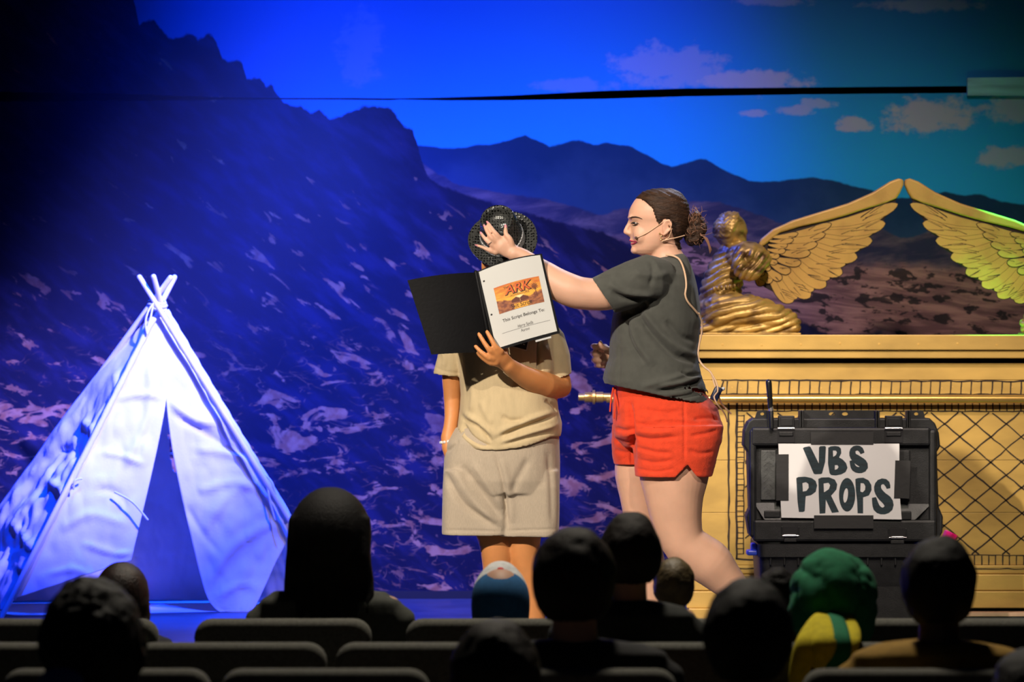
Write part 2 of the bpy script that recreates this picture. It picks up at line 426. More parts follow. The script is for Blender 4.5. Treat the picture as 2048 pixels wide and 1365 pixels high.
lo_edge = [(-300, 206), (0, 203), (250, 202), (420, 200), (560, 199), (680, 199.5), (780, 200.5), (800, 199), (900, 201), (1024, 200.5), (1200, 198), (1370, 193), (1600, 189), (1935, 186), (2350, 184)]
mb = MB().prism([xz(-300, -260, YB), xz(2350, -260, YB)] + [xz(x, y, YB) for x, y in up_edge], YB, YB + 0.02)
tag(mb.build('backdrop_panel', M['mural']), 'upper printed backdrop panel, blue sky above the black horizontal gap', 'backdrop', 'printed desert backdrop panels')
mb = MB().prism([xz(x, y, YB) for x, y in lo_edge] + [xz(2350, 1198, YB), xz(-300, 1198, YB)], YB, YB + 0.02)
tag(mb.build('backdrop_panel', M['mural']), 'lower printed backdrop panel with desert mountains, below the black gap', 'backdrop', 'printed desert backdrop panels')
M['patch'] = mat('patch_strip_paint', (0.16, 0.36, 0.45), 0.7, var=0.25, scale=9, stretch=(0.4, 1, 4))
mb = MB()
mb.prism([xz(1935, 156, YB - .03), xz(2350, 150, YB - .03), xz(2350, 192, YB - .03), xz(1935, 191, YB - .03)], YB - 0.03, YB - 0.002)
tag(mb.build('patch_strip', M['patch']), 'pale teal strip patched across the end of the black gap', 'patch')
mb = MB().box((P(1024, 1190, YB).x, YB - 0.012, STAGE + 0.017), (8.6, 0.02, 0.034))
tag(mb.build('baseboard_back', M['black']), 'low black board along the foot of the backdrop', None, kind='structure')

# ------------------------------------------------------------------ golden ark
YA = 14.6
GOLD = mat('gold_paint', (0.55, 0.35, 0.085), 0.5, metal=0.2, var=0.22, scale=3.5, bump=0.12, bscale=140, stretch=(1, 1, 2.5))
GOLD2 = mat('gold_paint_wing', (0.64, 0.39, 0.085), 0.5, metal=0.15, col2=(0.46, 0.265, 0.055), scale=9, sharp=(0.45, 0.8), bump=0.15, bscale=160)
GOLD_STATUE = mat('antique_gold', (0.52, 0.34, 0.085), 0.40, metal=0.4, col2=(0.11, 0.055, 0.016), scale=13, sharp=(0.46, 0.66), bump=0.2, bscale=120, stretch=(1.0, 1.0, 2.0))
MARK_SHADE = mat('marker_and_shade_brown', (0.022, 0.011, 0.004), 0.7)  # drawn marker lines; also painted shade in the ark's gaps
RODGOLD = mat('gold_rod', (0.72, 0.45, 0.12), 0.28, metal=0.75, var=0.15, scale=8)
M['tan'] = mat('tan_wood_strip', (0.45, 0.27, 0.18), 0.7, var=0.2, scale=12)
ax0, ax1 = 1384, 2232
def arkx(px): return (px - CX) / F * YA
def arkz(py): return EYE - (py - CY) / F * YA
ark = thing('ark_chest', (arkx((ax0 + ax1) / 2), YA + 0.28, STAGE), 'large gold-painted ark chest with hand-drawn lattice front, behind the prop case', 'chest')
def abox(name, x0, x1, y0, y1, d0, d1, m=GOLD, r=0.004, parent=None):
    a, b, c, d = arkx(x0), arkx(x1), arkz(y1), arkz(y0)
    return MB().rbox(((a + b) / 2, YA + (d0 + d1) / 2, (c + d) / 2), (b - a, d1 - d0, d - c), r).build(name, m, parent or ark)
lid = abox('lid', ax0 - 16, ax1 + 16, 670, 700.5, -0.065, 0.62)
abox('lid_moulding', ax0 - 10, ax1 + 10, 700.5, 717, -0.05, 0.60, parent=lid)
abox('lid_shade_core', ax0 + 12, ax1 - 12, 717, 727.5, 0.03, 0.55, MARK_SHADE)  # dark colour stands for the gap shadow under the lid
for i, (y0, y1) in enumerate(((727, 760.5), (760.5, 812), (812, 921), (921, 1026), (1026, 1131))):   # stacked front boards
    abox('front_board', ax0, ax1, y0 + 0.35, y1 - 0.35, 0.0, 0.03, r=0.0015)
abox('inner_box', ax0 + 1, ax1 - 1, 728, 1216, 0.028, 0.56, r=0.002)
abox('base_shade_recess', ax0 + 4, ax1 - 4, 1216, 1243, 0.03, 0.54, MARK_SHADE, 0.002)  # painted dark for the shadow line below the base mouldings
abox('base_moulding', ax0 - 4, ax1 + 4, 1131, 1148, -0.014, 0.05)
abox('base_moulding', ax0 - 8, ax1 + 8, 1148.8, 1181, -0.026, 0.05)
abox('base_moulding', ax0 - 12, ax1 + 12, 1182, 1216, -0.038, 0.05)
abox('foot_block', ax0 - 8, 1432, 1216, 1243, -0.05, 0.1)
abox('foot_block', 2184, ax1 + 8, 1216, 1243, -0.05, 0.1)
wx0, wx1 = arkx(1925), arkx(2250); wy = YA - 0.10
tan = thing('wood_strip', ((wx0 + wx1) / 2, wy, STAGE), 'thin tan wooden strip on a black batten along the ark base', 'strip')
MB().rbox(((wx0 + wx1) / 2, wy, STAGE + .0145), (wx1 - wx0, .05, .028), .003).build('batten', M['black'], tan)
MB().rbox(((wx0 + wx1) / 2, wy, STAGE + .0375), (wx1 - wx0 + .01, .06, .017), .003).build('top_strip', M['tan'], tan)
# drawn marker work
rnd = random.Random(3)
def strip(mbx, pts, w, y, jit=0.9, sub=5):
    """a wobbly marker line through photo pixels, on the plane y"""
    out = []
    for (x0, y0), (x1, y1) in zip(pts[:-1], pts[1:]):
        n = max(2, int(math.hypot(x1 - x0, y1 - y0) / 14))
        for i in range(n):
            t = i / n; out.append((x0 + (x1 - x0) * t + rnd.uniform(-jit, jit), y0 + (y1 - y0) * t + rnd.uniform(-jit, jit)))
    out.append(pts[-1])
    vs, fs = [], []
    for i, (x, z) in enumerate(out):
        a = out[max(0, i - 1)]; b = out[min(len(out) - 1, i + 1)]; dx, dz = b[0] - a[0], b[1] - a[1]; L = math.hypot(dx, dz) or 1
        h = w / 2 * rnd.uniform(0.75, 1.2); nx, nzz = -dz / L * h, dx / L * h
        for sx in (1, -1):
            X, Z = x + nx * sx, z + nzz * sx; vs.append(((X - CX) / F * YA, y, EYE - (Z - CY) / F * YA))
        if i: k = 2 * i; fs.append((k - 2, k - 1, k + 1, k))
    mbx.add(vs, fs)
yl = YA - 0.0012
fr = MB()
strip(fr, [(1443, 761), (2240, 764)], 3.2, yl); strip(fr, [(1439, 789), (2240, 790)], 3.2, yl); strip(fr, [(1447, 762), (1439, 789)], 3.5, yl)
x = 1453
while x < 2240:
    strip(fr, [(x + 1.5, 763), (x, 789)], 2.8, yl, 0.7); x += 20 + rnd.uniform(-2, 2)
fr.build('drawn_frieze', MARK_SHADE, ark)
la = MB()
strip(la, [(1456.5, 806), (1458, 1116)], 4.0, yl); strip(la, [(1473.5, 806), (1473, 1120)], 4.6, yl)
strip(la, [(1473, 1119), (1560, 1121)], 3.6, yl); strip(la, [(1474, 822), (2240, 824)], 2.6, yl)
strip(la, [(1488, 830), (1487, 1108)], 2.4, yl)
yy = 832
while yy < 1110:
    strip(la, [(1474, yy), (1488, yy)], 1.8, yl, 0.5); yy += 10.5 + rnd.uniform(-1, 1)
x = 1484
while x < 2240:
    strip(la, [(x, 807), (x, 823)], 2.6, yl, 0.4); x += 14 + rnd.uniform(-1, 1)
strip(la, [(1900, 1111), (2240, 1112)], 2.0, yl); strip(la, [(1900, 1132), (2240, 1133)], 2.6, yl)
x = 1906
while x < 2240:
    strip(la, [(x, 1112), (x, 1132)], 2.6, yl, 0.4); x += 14 + rnd.uniform(-1, 1)
strip(la, [(1462, 1138), (2240, 1138)], 2.2, YA - 0.0152)
la.build('drawn_border', MARK_SHADE, ark)
lt = MB()
def clipseg(x0, y0, x1, y1):
    # clip to the lattice window
    X0, X1, Y0, Y1 = 1490, 2240, 825, 1110; dx, dy = x1 - x0, y1 - y0; t0, t1 = 0.0, 1.0
    for p, q in ((-dx, x0 - X0), (dx, X1 - x0), (-dy, y0 - Y0), (dy, Y1 - y0)):
        if abs(p) < 1e-9:
            if q < 0: return None
        else:
            r = q / p
            if p < 0: t0 = max(t0, r)
            else: t1 = min(t1, r)
    return None if t0 >= t1 else ((x0 + dx * t0, y0 + dy * t0), (x0 + dx * t1, y0 + dy * t1))
k = -420
for i in range(-8, 16):
    a = clipseg(1862 + i * 61.5, 826, 1862 + i * 61.5 + 400, 826 + 400 * 0.83)      # falling to the right
    if a: strip(lt, a, 3.0, yl, 0.9)
    a = clipseg(1916 + i * 61.5, 826, 1916 + i * 61.5 - 400, 826 + 400 * 0.83)
    if a: strip(lt, a, 3.0, yl, 0.9)
lt.build('drawn_lattice', MARK_SHADE, ark)
# nail heads along the frieze
nl = MB()
for i in range(34):
    nl.lathe((arkx(1463 + i * 20 + rnd.uniform(-2, 2)), YA + 0.001, arkz(776 + rnd.uniform(-3, 3))), (0, -1, 0), [(0.0032, 0), (0.003, 0.0016), (0.001, 0.0022)], 8)
for i in range(9):
    nl.lathe((arkx(1443 + i * 78), YA - 0.064, arkz(689 + rnd.uniform(-2, 2))), (0, -1, 0), [(0.006, 0), (0.005, 0.0016), (0.001, 0.002)], 8)
nlo = nl.build('nail_head', GOLD2, ark); nlo['kind'] = 'stuff'
# carrying pole with a turned end
pole = MB(); YP = YA - 0.055
pz = arkz(798.5) - 0.0; pz = EYE - (798.5 - CY) / F * YP
def polex(px): return (px - CX) / F * YP
pole.lathe((polex(1213), YP, pz), (1, 0, 0), [(0.0165, 0), (0.0165, polex(2420) - polex(1213))], 20)
pole_o = pole.build('carrying_pole', RODGOLD, ark, smooth=True, angle=40)
fin = MB(); s_ = YP / F
fin.lathe((polex(1157), YP, pz + 0.007), (1, 0, 0), [(0.006, -0.001), (7.6 * s_, 0), (7.6 * s_, 11 * s_), (10.5 * s_, 12 * s_), (10.5 * s_, 26 * s_), (9.8 * s_, 27 * s_), (14.5 * s_, 28 * s_), (14.5 * s_, 33 * s_), (9.8 * s_, 34 * s_), (11 * s_, 35 * s_), (11 * s_, 49 * s_), (8.8 * s_, 50 * s_), (8.4 * s_, 64 * s_)], 24)
fin.build('pole_end', RODGOLD, pole_o, smooth=True, angle=35)
for x in (1402, 2214):
    MB().lathe((polex(x), YP, pz), (1, 0, 0), [(0.030, -0.008), (0.030, 0.008), (0.0168, 0.008), (0.0168, -0.008)], 20).rbox((polex(x), YP + 0.034, pz), (0.016, 0.05, 0.03), 0.003).build('ring_bracket', RODGOLD, ark, smooth=True, angle=35)

# ------------------------------------------------------------------ cherub statues on the lid
YC = 14.86
LIDZ = arkz(670)
def cherub(mirror, dx_body, label):
    def Q(px, py, dy=0.0):
        if mirror: px = 3616 - px + dx_body
        return P(px, py, YC + dy)
    def QW(px, py, dy=0.0):
        if mirror: px = 3616 - px
        return P(px, py, YC + dy)
    base = Q(1490, 667); base.z = LIDZ
    root = thing('cherub_statue', base, label, 'statue', 'golden cherubim on the ark lid')
    s = YC / F
    b = MB()
    def T(pts, r, ratio=1.0): b.tube([Q(*p) for p in spline(pts, 2 * len(pts))], [q[0] * s for q in spline([(x,) for x in r], 2 * len(pts))], 14, ratio=ratio)
    T([(1432, 618, 0), (1440, 585, 0), (1452, 545, 0), (1466, 512, 0)], [40, 38, 41, 33])          # trunk
    T([(1415, 640, .02), (1440, 640, .01), (1480, 632, 0)], [36, 36, 30])                          # seat
    T([(1440, 622, -.06), (1500, 620, -.07), (1550, 632, -.07), (1573, 643, -.06)], [36, 33, 27, 22])   # near thigh
    T([(1440, 622, .07), (1500, 620, .08), (1555, 634, .08)], [34, 30, 24])                         # far thigh
    T([(1580, 652, -.06), (1520, 657, -.07), (1450, 657, -.07), (1404, 657, -.06)], [17, 17, 16, 11])   # near shin
    T([(1570, 655, .07), (1500, 657, .08), (1412, 658, .07)], [15, 15, 10])
    T([(1574, 640, -.06), (1584, 650, -.06)], [21, 18])                                             # knee
    T([(1478, 512, -.06), (1505, 512, -.08), (1518, 520, -.07)], [26, 30, 25])                      # shoulder
    T([(1518, 520, -.08), (1500, 545, -.11), (1478, 535, -.12), (1482, 505, -.11), (1490, 492, -.09)], [22, 19, 15, 12, 10])   # folded arm
    T([(1466, 505, 0), (1460, 488, -.005), (1462, 478, -.005)], [20, 17, 17])                       # neck
    b.ell(Q(1462, 462), (33 * s, 33 * s, 36 * s)); b.ell(Q(1474, 478, -.01), (20 * s, 22 * s, 19 * s)); b.ell(Q(1489, 463, -.006), (7 * s, 6 * s, 9 * s)); b.ell(Q(1484, 486, -.006), (9 * s, 8 * s, 7 * s))
    V, fc, N = remesh(b, 0.0048, 3)
    Z0 = LIDZ + 0.004
    # robe folds
    q = proj(V); px = q[:, 0] if not mirror else 3616 - (q[:, 0] - dx_body); py = q[:, 1]
    robe = np.clip((py - 497) / 10, 0, 1)
    ph = fbm(V, 9, 1, 2) * 2.2
    cre = lambda t: np.sqrt(np.abs(np.sin(t))) - .62                       # round ridges, sharp valleys
    wa = cre((.40 * px + .92 * py) * .26 + ph); wb = cre((.80 * px + .60 * py) * .27 + ph); wc = cre((.30 * px + .95 * py) * .20 + ph * .9)
    shawl = np.clip((px - 1452 - (py - 500) * .15) / 14, 0, 1) * np.clip((568 - py) / 12, 0, 1); lowm = np.clip((py - 588) / 16, 0, 1)
    V = V + N * (((wa * (1 - shawl) + wb * shawl) * (1 - lowm) + wc * lowm) * 0.0125 * robe)[:, None]
    hair = np.clip((478 - py) / 6, 0, 1) * np.clip((1480 - px - np.clip(py - 442, 0, 40) * 0.55) / 5, 0, 1)
    V = V + N * (hair * (0.007 + 0.007 * (np.sqrt(np.abs(np.sin(py * .42 + np.sin(px * .35) * 1.6 + fbm(V, 20, 3) * 2))) - .5)))[:, None]
    V[:, 2] = np.maximum(V[:, 2], Z0 - 0.004)
    MB().np(V, fc).build('body', GOLD_STATUE, root, smooth=True)
    plinth = MB(); a, c = Q(1398, 667), Q(1600, 667)
    plinth.rbox(((a.x + c.x) / 2, YC, LIDZ + 0.004), (abs(c.x - a.x) * 0.96, 0.30, 0.008), 0.002)
    plinth.build('plinth', GOLD_STATUE, root)
    belt = MB()
    for i in range(7): belt.ell(Q(1428 + i * 8.2, 578 - i * 1.2, -0.082 - 0.004 * math.sin(i / 6 * PI)), (3.6 * s, 4 * s, 4.6 * s), n=10, m=6)
    belt.build('belt', GOLD_STATUE, root, smooth=True)
    # wing: arm board and plate
    YW = 0.045
    out = [(1500, 512), (1520, 482), (1545, 460), (1585, 442), (1640, 425), (1695, 408), (1745, 386), (1780, 364), (1797, 358), (1806, 361), (1806, 370), (1800, 385), (1792, 397), (1788, 420), (1770, 436), (1758, 462), (1740, 474), (1730, 496), (1710, 508), (1698, 528), (1680, 538), (1668, 556), (1645, 566), (1636, 578), (1610, 588), (1585, 598), (1562, 592), (1530, 575), (1505, 555)]
    pts = [QW(x, y, YW) for x, y in out]
    wing = MB().prism([(p.x, p.z) for p in pts], YC + YW, YC + YW + 0.022).build('wing', MARK_SHADE, root)
    arm = [(1512, 500), (1522, 478), (1545, 459), (1585, 441), (1640, 424), (1695, 407), (1745, 385), (1780, 363), (1797, 357), (1807, 360), (1807, 370), (1800, 386), (1793, 397), (1770, 407), (1730, 419), (1690, 432), (1650, 443), (1600, 454), (1560, 466), (1530, 490)]
    pts = [QW(x, y, YW) for x, y in arm]
    MB().prism([(p.x, p.z) for p in pts], YC + YW - 0.012, YC + YW + 0.028).build('wing_arm', GOLD2, wing); bvw = [c_ for c_ in wing.children if c_.name.startswith('wing_arm')][0].modifiers.new('b', 'BEVEL'); bvw.width = .009; bvw.segments = 3; bvw.limit_method = 'ANGLE'; bvw.angle_limit = math.radians(70)
    r2 = random.Random(11)
    layer = [0]
    def feather(root2, tip, w, lines=3):
        layer[0] += 1; d = YW - 0.0018 - layer[0] * 0.00022
        R, Tp = np.array(root2, float), np.array(tip, float); A = Tp - R; L = np.linalg.norm(A); A /= L; B = np.array([-A[1], A[0]])
        ts = [0, .15, .35, .55, .72, .84, .92, .97]; hw = [.38, .55, .78, .95, 1.0, .93, .72, .42]
        lo = [R + A * L * t + B * w * h + B * 0.05 * L * math.sin(PI * t) for t, h in zip(ts, hw)]; hi = [R + A * L * t - B * w * h + B * 0.05 * L * math.sin(PI * t) for t, h in zip(ts, hw)]
        ol = lo + [Tp] + hi[::-1]; c = sum(ol) / len(ol)
        inset = []
        for i, q in enumerate(ol):
            a = ol[i - 1]; e = ol[(i + 1) % len(ol)]; t = e - a; t /= np.linalg.norm(t) + 1e-9; nn = np.array([t[1], -t[0]])
            if nn @ (c - q) < 0: nn = -nn
            inset.append(q + nn * min(1.5, w * 0.24))
        m = MB(); n = len(ol)
        vo = [QW(q[0], q[1], d) for q in ol]; vi = [QW(q[0], q[1], d - 0.0006) for q in inset]; vb = [QW(q[0], q[1], d + 0.0022) for q in ol]
        m.add(vo + vi + vb, [(i, (i + 1) % n, n + (i + 1) % n, n + i) for i in range(n)] + [(i, (i + 1) % n, 2 * n + (i + 1) % n, 2 * n + i) for i in range(n)], 1)
        m.add(vi, [tuple(range(n))], 0)
        for _ in range(lines):
            t0 = r2.uniform(.45, .75); sd = r2.choice((-1, 1)); h0 = r2.uniform(.05, .35)
            p0 = R + A * L * t0 + B * w * h0 * sd + B * 0.05 * L * math.sin(PI * t0); p1 = R + A * L * min(.97, t0 + .24) + B * w * (h0 + .42) * sd
            dd = p1 - p0; dd /= np.linalg.norm(dd); nn = np.array([-dd[1], dd[0]]) * 0.7
            m.add([QW(*(p0 + nn), d - .0009), QW(*(p0 - nn), d - .0009), QW(*(p1 - nn * .3), d - .0009), QW(*(p1 + nn * .3), d - .0009)], [(0, 1, 2, 3)], 1)
        m.build('feather', [GOLD2, MARK_SHADE], wing)
    tips = [(1798, 404), (1772, 447), (1746, 482), (1716, 516), (1686, 548), (1653, 574), (1621, 596), (1586, 606)]
    roots = [(1640, 452), (1632, 460), (1618, 474), (1604, 490), (1590, 506), (1574, 520), (1556, 534), (1538, 546)]
    order = list(range(8))
    for i in order[::-1]:
        if i < 7:
            a, c = np.array(tips[i]), np.array(tips[i + 1]); mt = (a + c) / 2 - np.array([9, 2]); mr = (np.array(roots[i]) + np.array(roots[i + 1])) / 2
            feather(mr, mt, 12, 1)
        feather(roots[i], tips[i] if i else (1797, 408), 15.5 if i else 13, 4)
    mids = [((1560, 472), (1664, 448)), ((1556, 482), (1652, 468)), ((1552, 492), (1636, 488)), ((1548, 503), (1622, 506)), ((1544, 515), (1603, 527)), ((1538, 525), (1582, 545)), ((1530, 534), (1564, 560)), ((1520, 540), (1544, 566)), ((1512, 545), (1526, 573))]
    for a, c in mids[::-1]: feather(a, c, 9.5, 2)
    small = [((1540, 474), (1597, 467)), ((1538, 482), (1588, 480)), ((1536, 490), (1576, 491)), ((1534, 499), (1572, 502)), ((1530, 508), (1560, 513)), ((1526, 518), (1556, 526)), ((1520, 526), (1542, 540)), ((1513, 532), (1528, 552))]
    for a, c in small[::-1]: feather(a, c, 6.6, 1)
    return root
cherub(False, 0, 'gold kneeling winged statue whose whole body shows, behind the woman')
cherub(True, 26, 'gold statue mostly cut off by the frame, its wing edge glowing green')

# ------------------------------------------------------------------ prop case with sign
YS = 13.9
def cp(x, y): return 1460 + x / 3.791, 780 + y / 3.791      # from an enlarged view of the case
def Cx(x): return (1460 + x / 3.791 - CX) / F * YS
def Cz(y): return EYE - (780 + y / 3.791 - CY) / F * YS
PLAST = mat('black_plastic', (0.009, 0.0095, 0.010), 0.5, spec=0.35, var=0.4, scale=25, bump=0.25, bscale=320)
PLAST2 = mat('paler_grey_plastic', (0.050, 0.054, 0.052), 0.5, var=0.4, scale=30, bump=0.2, bscale=200)  # paler than the case; on the sloped ledge it paints caught light
STEEL = mat('bright_steel', (0.75, 0.75, 0.73), 0.25, metal=0.9)
TAPE = mat('black_tape', (0.010, 0.010, 0.010), 0.6, bump=0.15, bscale=60)
case = thing('storage_case', (Cx(870), YS + 0.2, STAGE), 'rugged black plastic storage case with its lid raised, in front of the ark', 'case')
def cbox(name, x0, x1, y0, y1, d0, d1, m=PLAST, r=0.004, parent=None, rot=None):
    a, b, c, d = Cx(x0), Cx(x1), Cz(y1), Cz(y0)
    return MB().rbox(((a + b) / 2, YS + (d0 + d1) / 2, (c + d) / 2), (b - a, d1 - d0, d - c), r, rot).build(name, m, parent or case)
outl = [(175, 218), (1520, 218), (1560, 255), (1590, 330), (1600, 430), (1574, 475), (1588, 890), (1620, 965), (1616, 1085), (1592, 1130), (1562, 1160), (205, 1160), (150, 1105), (127, 965), (152, 905), (138, 475), (105, 425), (112, 310), (140, 245)]
lidm = MB().prism([(Cx(x), Cz(y)) for x, y in outl], YS + 0.02, YS + 0.15)
bmx = bmesh.new()
lid_c = lidm.build('lid', PLAST, case)
bv = lid_c.modifiers.new('b', 'BEVEL'); bv.width = 0.006; bv.segments = 2; bv.limit_method = 'ANGLE'; bv.angle_limit = math.radians(60); bmx.free()
cbox('upper_ledge', 165, 1520, 285, 425, -0.012, 0.03, parent=lid_c, r=0.010)
cbox('side_rib', 150, 200, 300, 1120, -0.006, 0.03, parent=lid_c, r=0.010)
cbox('side_rib', 1510, 1570, 300, 1130, -0.010, 0.03, parent=lid_c, r=0.012)
cbox('lower_band', 175, 1565, 985, 1152, -0.014, 0.03, parent=lid_c, r=0.010)
for x0, x1 in ((235, 350), (1270, 1365)):
    cbox('tread_panel', x0, x1, 460, 838, 0.008, 0.03, PLAST2 if x0 < 300 else PLAST, 0.003, lid_c)
tr = MB()
for i in range(9):
    for k in range(2):
        tr.box((Cx(272 + k * 45), YS + 0.0075, Cz(480 + i * 42)), (0.022, 0.002, 0.003), Matrix.Rotation(math.radians(45 if k else -45), 3, 'Y'))
tr.build('tread_mark', PLAST2, lid_c)
# sloping ledge: paler grey paints the light it catches, left and right of the sign
def wedge(x0, x1, x2, x3, y0, y1):
    m = MB(); a = [(x0, y0), (x1, y0), (x2, y1), (x3, y1)]
    m.add([(Cx(a[0][0]), YS + .019, Cz(y0)), (Cx(a[1][0]), YS + .019, Cz(y0)), (Cx(a[2][0]), YS - .014, Cz(y1)), (Cx(a[3][0]), YS - .014, Cz(y1)),
           (Cx(a[3][0]), YS + .022, Cz(y1)), (Cx(a[2][0]), YS + .022, Cz(y1))], [(0, 1, 2, 3), (3, 2, 5, 4), (0, 3, 4), (1, 5, 2), (0, 4, 5, 1)])
    m.build('sloped_ledge', PLAST2, lid_c)
wedge(185, 760, 760, 260, 860, 985); wedge(900, 1530, 1400, 900, 868, 985)
cbox('grip_block', 258, 380, 918, 968, -0.018, 0.02, PLAST, 0.003, lid_c); cbox('grip_block', 1290, 1372, 922, 985, -0.018, 0.02, PLAST, 0.003, lid_c)
# hinge flange with holes
hf = MB()
def hole(cx, cy, rx, ry, n=12): return [(Cx(cx + math.cos(2 * PI * i / n) * rx), Cz(cy + math.sin(2 * PI * i / n) * ry)) for i in range(n)]
hf.prism([(Cx(x), Cz(y)) for x, y in ((195, 225), (212, 170), (235, 160), (330, 158), (330, 225))], YS + .05, YS + .07, [hole(252, 186, 16, 11)])
hf.prism([(Cx(x), Cz(y)) for x, y in ((545, 225), (545, 158), (1125, 158), (1125, 225))], YS + .05, YS + .07, [hole(782, 186, 24, 13), hole(882, 186, 24, 13)])
hf.prism([(Cx(x), Cz(y)) for x, y in ((1350, 225), (1350, 158), (1460, 158), (1480, 172), (1492, 225))], YS + .05, YS + .07, [hole(1424, 186, 17, 12)])
hf.build('hinge_flange', PLAST, lid_c)
for x in (293, 318, 532, 552, 1108, 1128, 1345, 1363):
    cbox('hinge_rib', x - 7, x + 7, 158, 288, -0.004, 0.06, r=0.002, parent=lid_c)
for x0, x1 in ((357, 490), (1168, 1308)):
    l = cbox('latch', x0 + 10, x1 - 2, 198, 285, -0.012, 0.03, r=0.003, parent=lid_c)
    cbox('latch_plate', x0 + 25, x1 - 15, 215, 275, -0.016, -0.010, PLAST2 if False else PLAST, 0.002, lid_c)
    cbox('latch_bar', x0, x1, 286, 300, -0.022, -0.008, STEEL, 0.002, lid_c)
    cbox('latch_well', x0, x1, 300, 402, -0.0145, -0.010, M['black'], 0.001, lid_c)
    cbox('latch_foot', x0 + 12, x1 - 14, 318, 352, -0.02, -0.012, PLAST, 0.003, lid_c)
for x0, x1, y in ((392, 520, 1104), (1200, 1334, 1118)):
    cbox('latch_well', x0 + 4, x1 - 6, y - 68, y - 6, -0.0165, -0.013, M['black'], 0.001, lid_c)
    cbox('latch_frame', x0 - 6, x0 + 6, y - 68, y, -0.020, -0.012, PLAST, 0.002, lid_c); cbox('latch_frame', x1 - 8, x1 + 4, y - 68, y, -0.020, -0.012, PLAST, 0.002, lid_c)
    cbox('latch_bar', x0 + 16, x1 - 22, y - 7, y + 9, -0.026, -0.012, STEEL, 0.002, lid_c); cbox('latch_pin', x0, x1, y - 2, y + 4, -0.022, -0.014, STEEL, 0.001, lid_c)
    cbox('latch_foot', x0 + 14, x1 - 16, y + 20, y + 50, -0.018, -0.008, PLAST, 0.003, lid_c)
# tub below the lid
tub = MB(); za, zb = STAGE + 0.002, Cz(1168)
zm = (za + zb) / 2
rr = []
for z, x0, x1, d0, d1 in ((za, 270, 1490, .03, .40), (za + .02, 255, 1505, .02, .41), (zb - .055, 225, 1540, 0.0, .43), (zb - .05, 212, 1555, -.02, .45), (zb - .004, 210, 1560, -.02, .45), (zb, 216, 1552, -.015, .445)):
    a, b = Cx(x0), Cx(x1); r = 0.03
    ring = []
    for cx_, cy_, a0 in ((b - r, YS + d1 - r, 0), (a + r, YS + d1 - r, 90), (a + r, YS + d0 + r, 180), (b - r, YS + d0 + r, 270)):
        for i in range(5): t = math.radians(a0 + i * 22.5); ring.append(Vector((cx_ + r * math.cos(t), cy_ + r * math.sin(t), z)))
    rr.append(ring)
rr += [[q + Vector((0, 0, 0)) for q in rr[-1]]]
inner = [Vector((Cx(885) + (q.x - Cx(885)) * .94, YS + .215 + (q.y - YS - .215) * .9, zb - .002)) for q in rr[-1]]
rr += [inner, [Vector((q.x, q.y, za + .03)) for q in inner]]
tub.loft(rr); tub_o = tub.build('tub', PLAST, case, smooth=True, angle=35)
for i in range(12): cbox('rib', 300 + i * 105, 314 + i * 105, 1212, 1330, -0.012, 0.01, r=0.002, parent=tub_o)
cbox('side_latch', 168, 212, 1172, 1265, 0.05, 0.12, mat('blue_lit_plastic', (0.02, 0.05, 0.5), 0.4), 0.006, tub_o); cbox('side_latch', 134, 212, 1222, 1262, 0.03, 0.11, mat('blue_lit_plastic_dark', (0.02, 0.05, 0.45), 0.4), 0.006, tub_o)  # blue rim light on black plastic, put into the base colour
# paper sign with tape and lettering
PAPER = mat('white_paper', (0.64, 0.64, 0.63), 0.8, var=0.04, scale=4)
sign = thing('paper_sign', (Cx(835), YS - .03, Cz(985)), 'white paper sign hand-lettered VBS PROPS taped on the black case lid', 'sign')
yS = YS - 0.0275
sp_out = [(363, 408), (1278, 408), (1278, 530), (1272, 640), (1283, 820), (1296, 982), (386, 968), (372, 700)]
MB().prism([(Cx(x), Cz(y)) for x, y in sp_out], yS, yS + 0.001).build('paper', PAPER, sign)
for name, x0, x1, y0, y1, a in (('tape', 608, 1082, 322, 414, 0), ('tape', 345, 440, 488, 838, 0), ('tape', 1242, 1358, 536, 822, 2), ('tape', 632, 1082, 950, 1050, 0)):
    cbox(name, x0, x1, y0, y1, -0.0305, -0.0285, TAPE, 0.0004, sign, Matrix.Rotation(math.radians(a), 3, 'Y'))
INK = mat('marker_ink', (0.005, 0.020, 0.027), 0.6, var=0.5, scale=60, stretch=(0.4, 1, 3))
def letter(m, outer, holes=()):
    m.prism([(Cx(x), Cz(y)) for x, y, *_ in spline(list(outer) + [outer[0]], 3 * len(outer))[:-1]], yS - .0006, yS - .0001, [[(Cx(x), Cz(y)) for x, y in h] for h in holes])
def stroke(m, pts, ws):
    C = spline([(x, y, w) for (x, y), w in zip(pts, ws)], 26); L, R = [], []
    for i, (x, y, w) in enumerate(C):
        a, b = C[max(0, i - 1)], C[min(25, i + 1)]; dx, dy = b[0] - a[0], b[1] - a[1]; l = math.hypot(dx, dy)
        L.append((x - dy / l * w, y + dx / l * w)); R.append((x + dy / l * w, y - dx / l * w))
    for i in range(25):
        m.prism([(Cx(x), Cz(y)) for x, y in (L[i], L[i + 1], R[i + 1], R[i])], yS - .0006 - .00001 * i, yS - .0001)
def ltr(fn):
    m = MB(); fn(m); m.build('letter', INK, sign)
def poly(m, o, h=()): m.prism([(Cx(x), Cz(y)) for x, y in o], yS - .0006, yS - .0001, [[(Cx(x), Cz(y)) for x, y in q] for q in h])
ltr(lambda m: poly(m, [(548, 442), (560, 434), (596, 428), (606, 432), (668, 556), (670, 436), (680, 427), (714, 425), (723, 433), (717, 545), (694, 632), (686, 638), (640, 640), (630, 634)]))
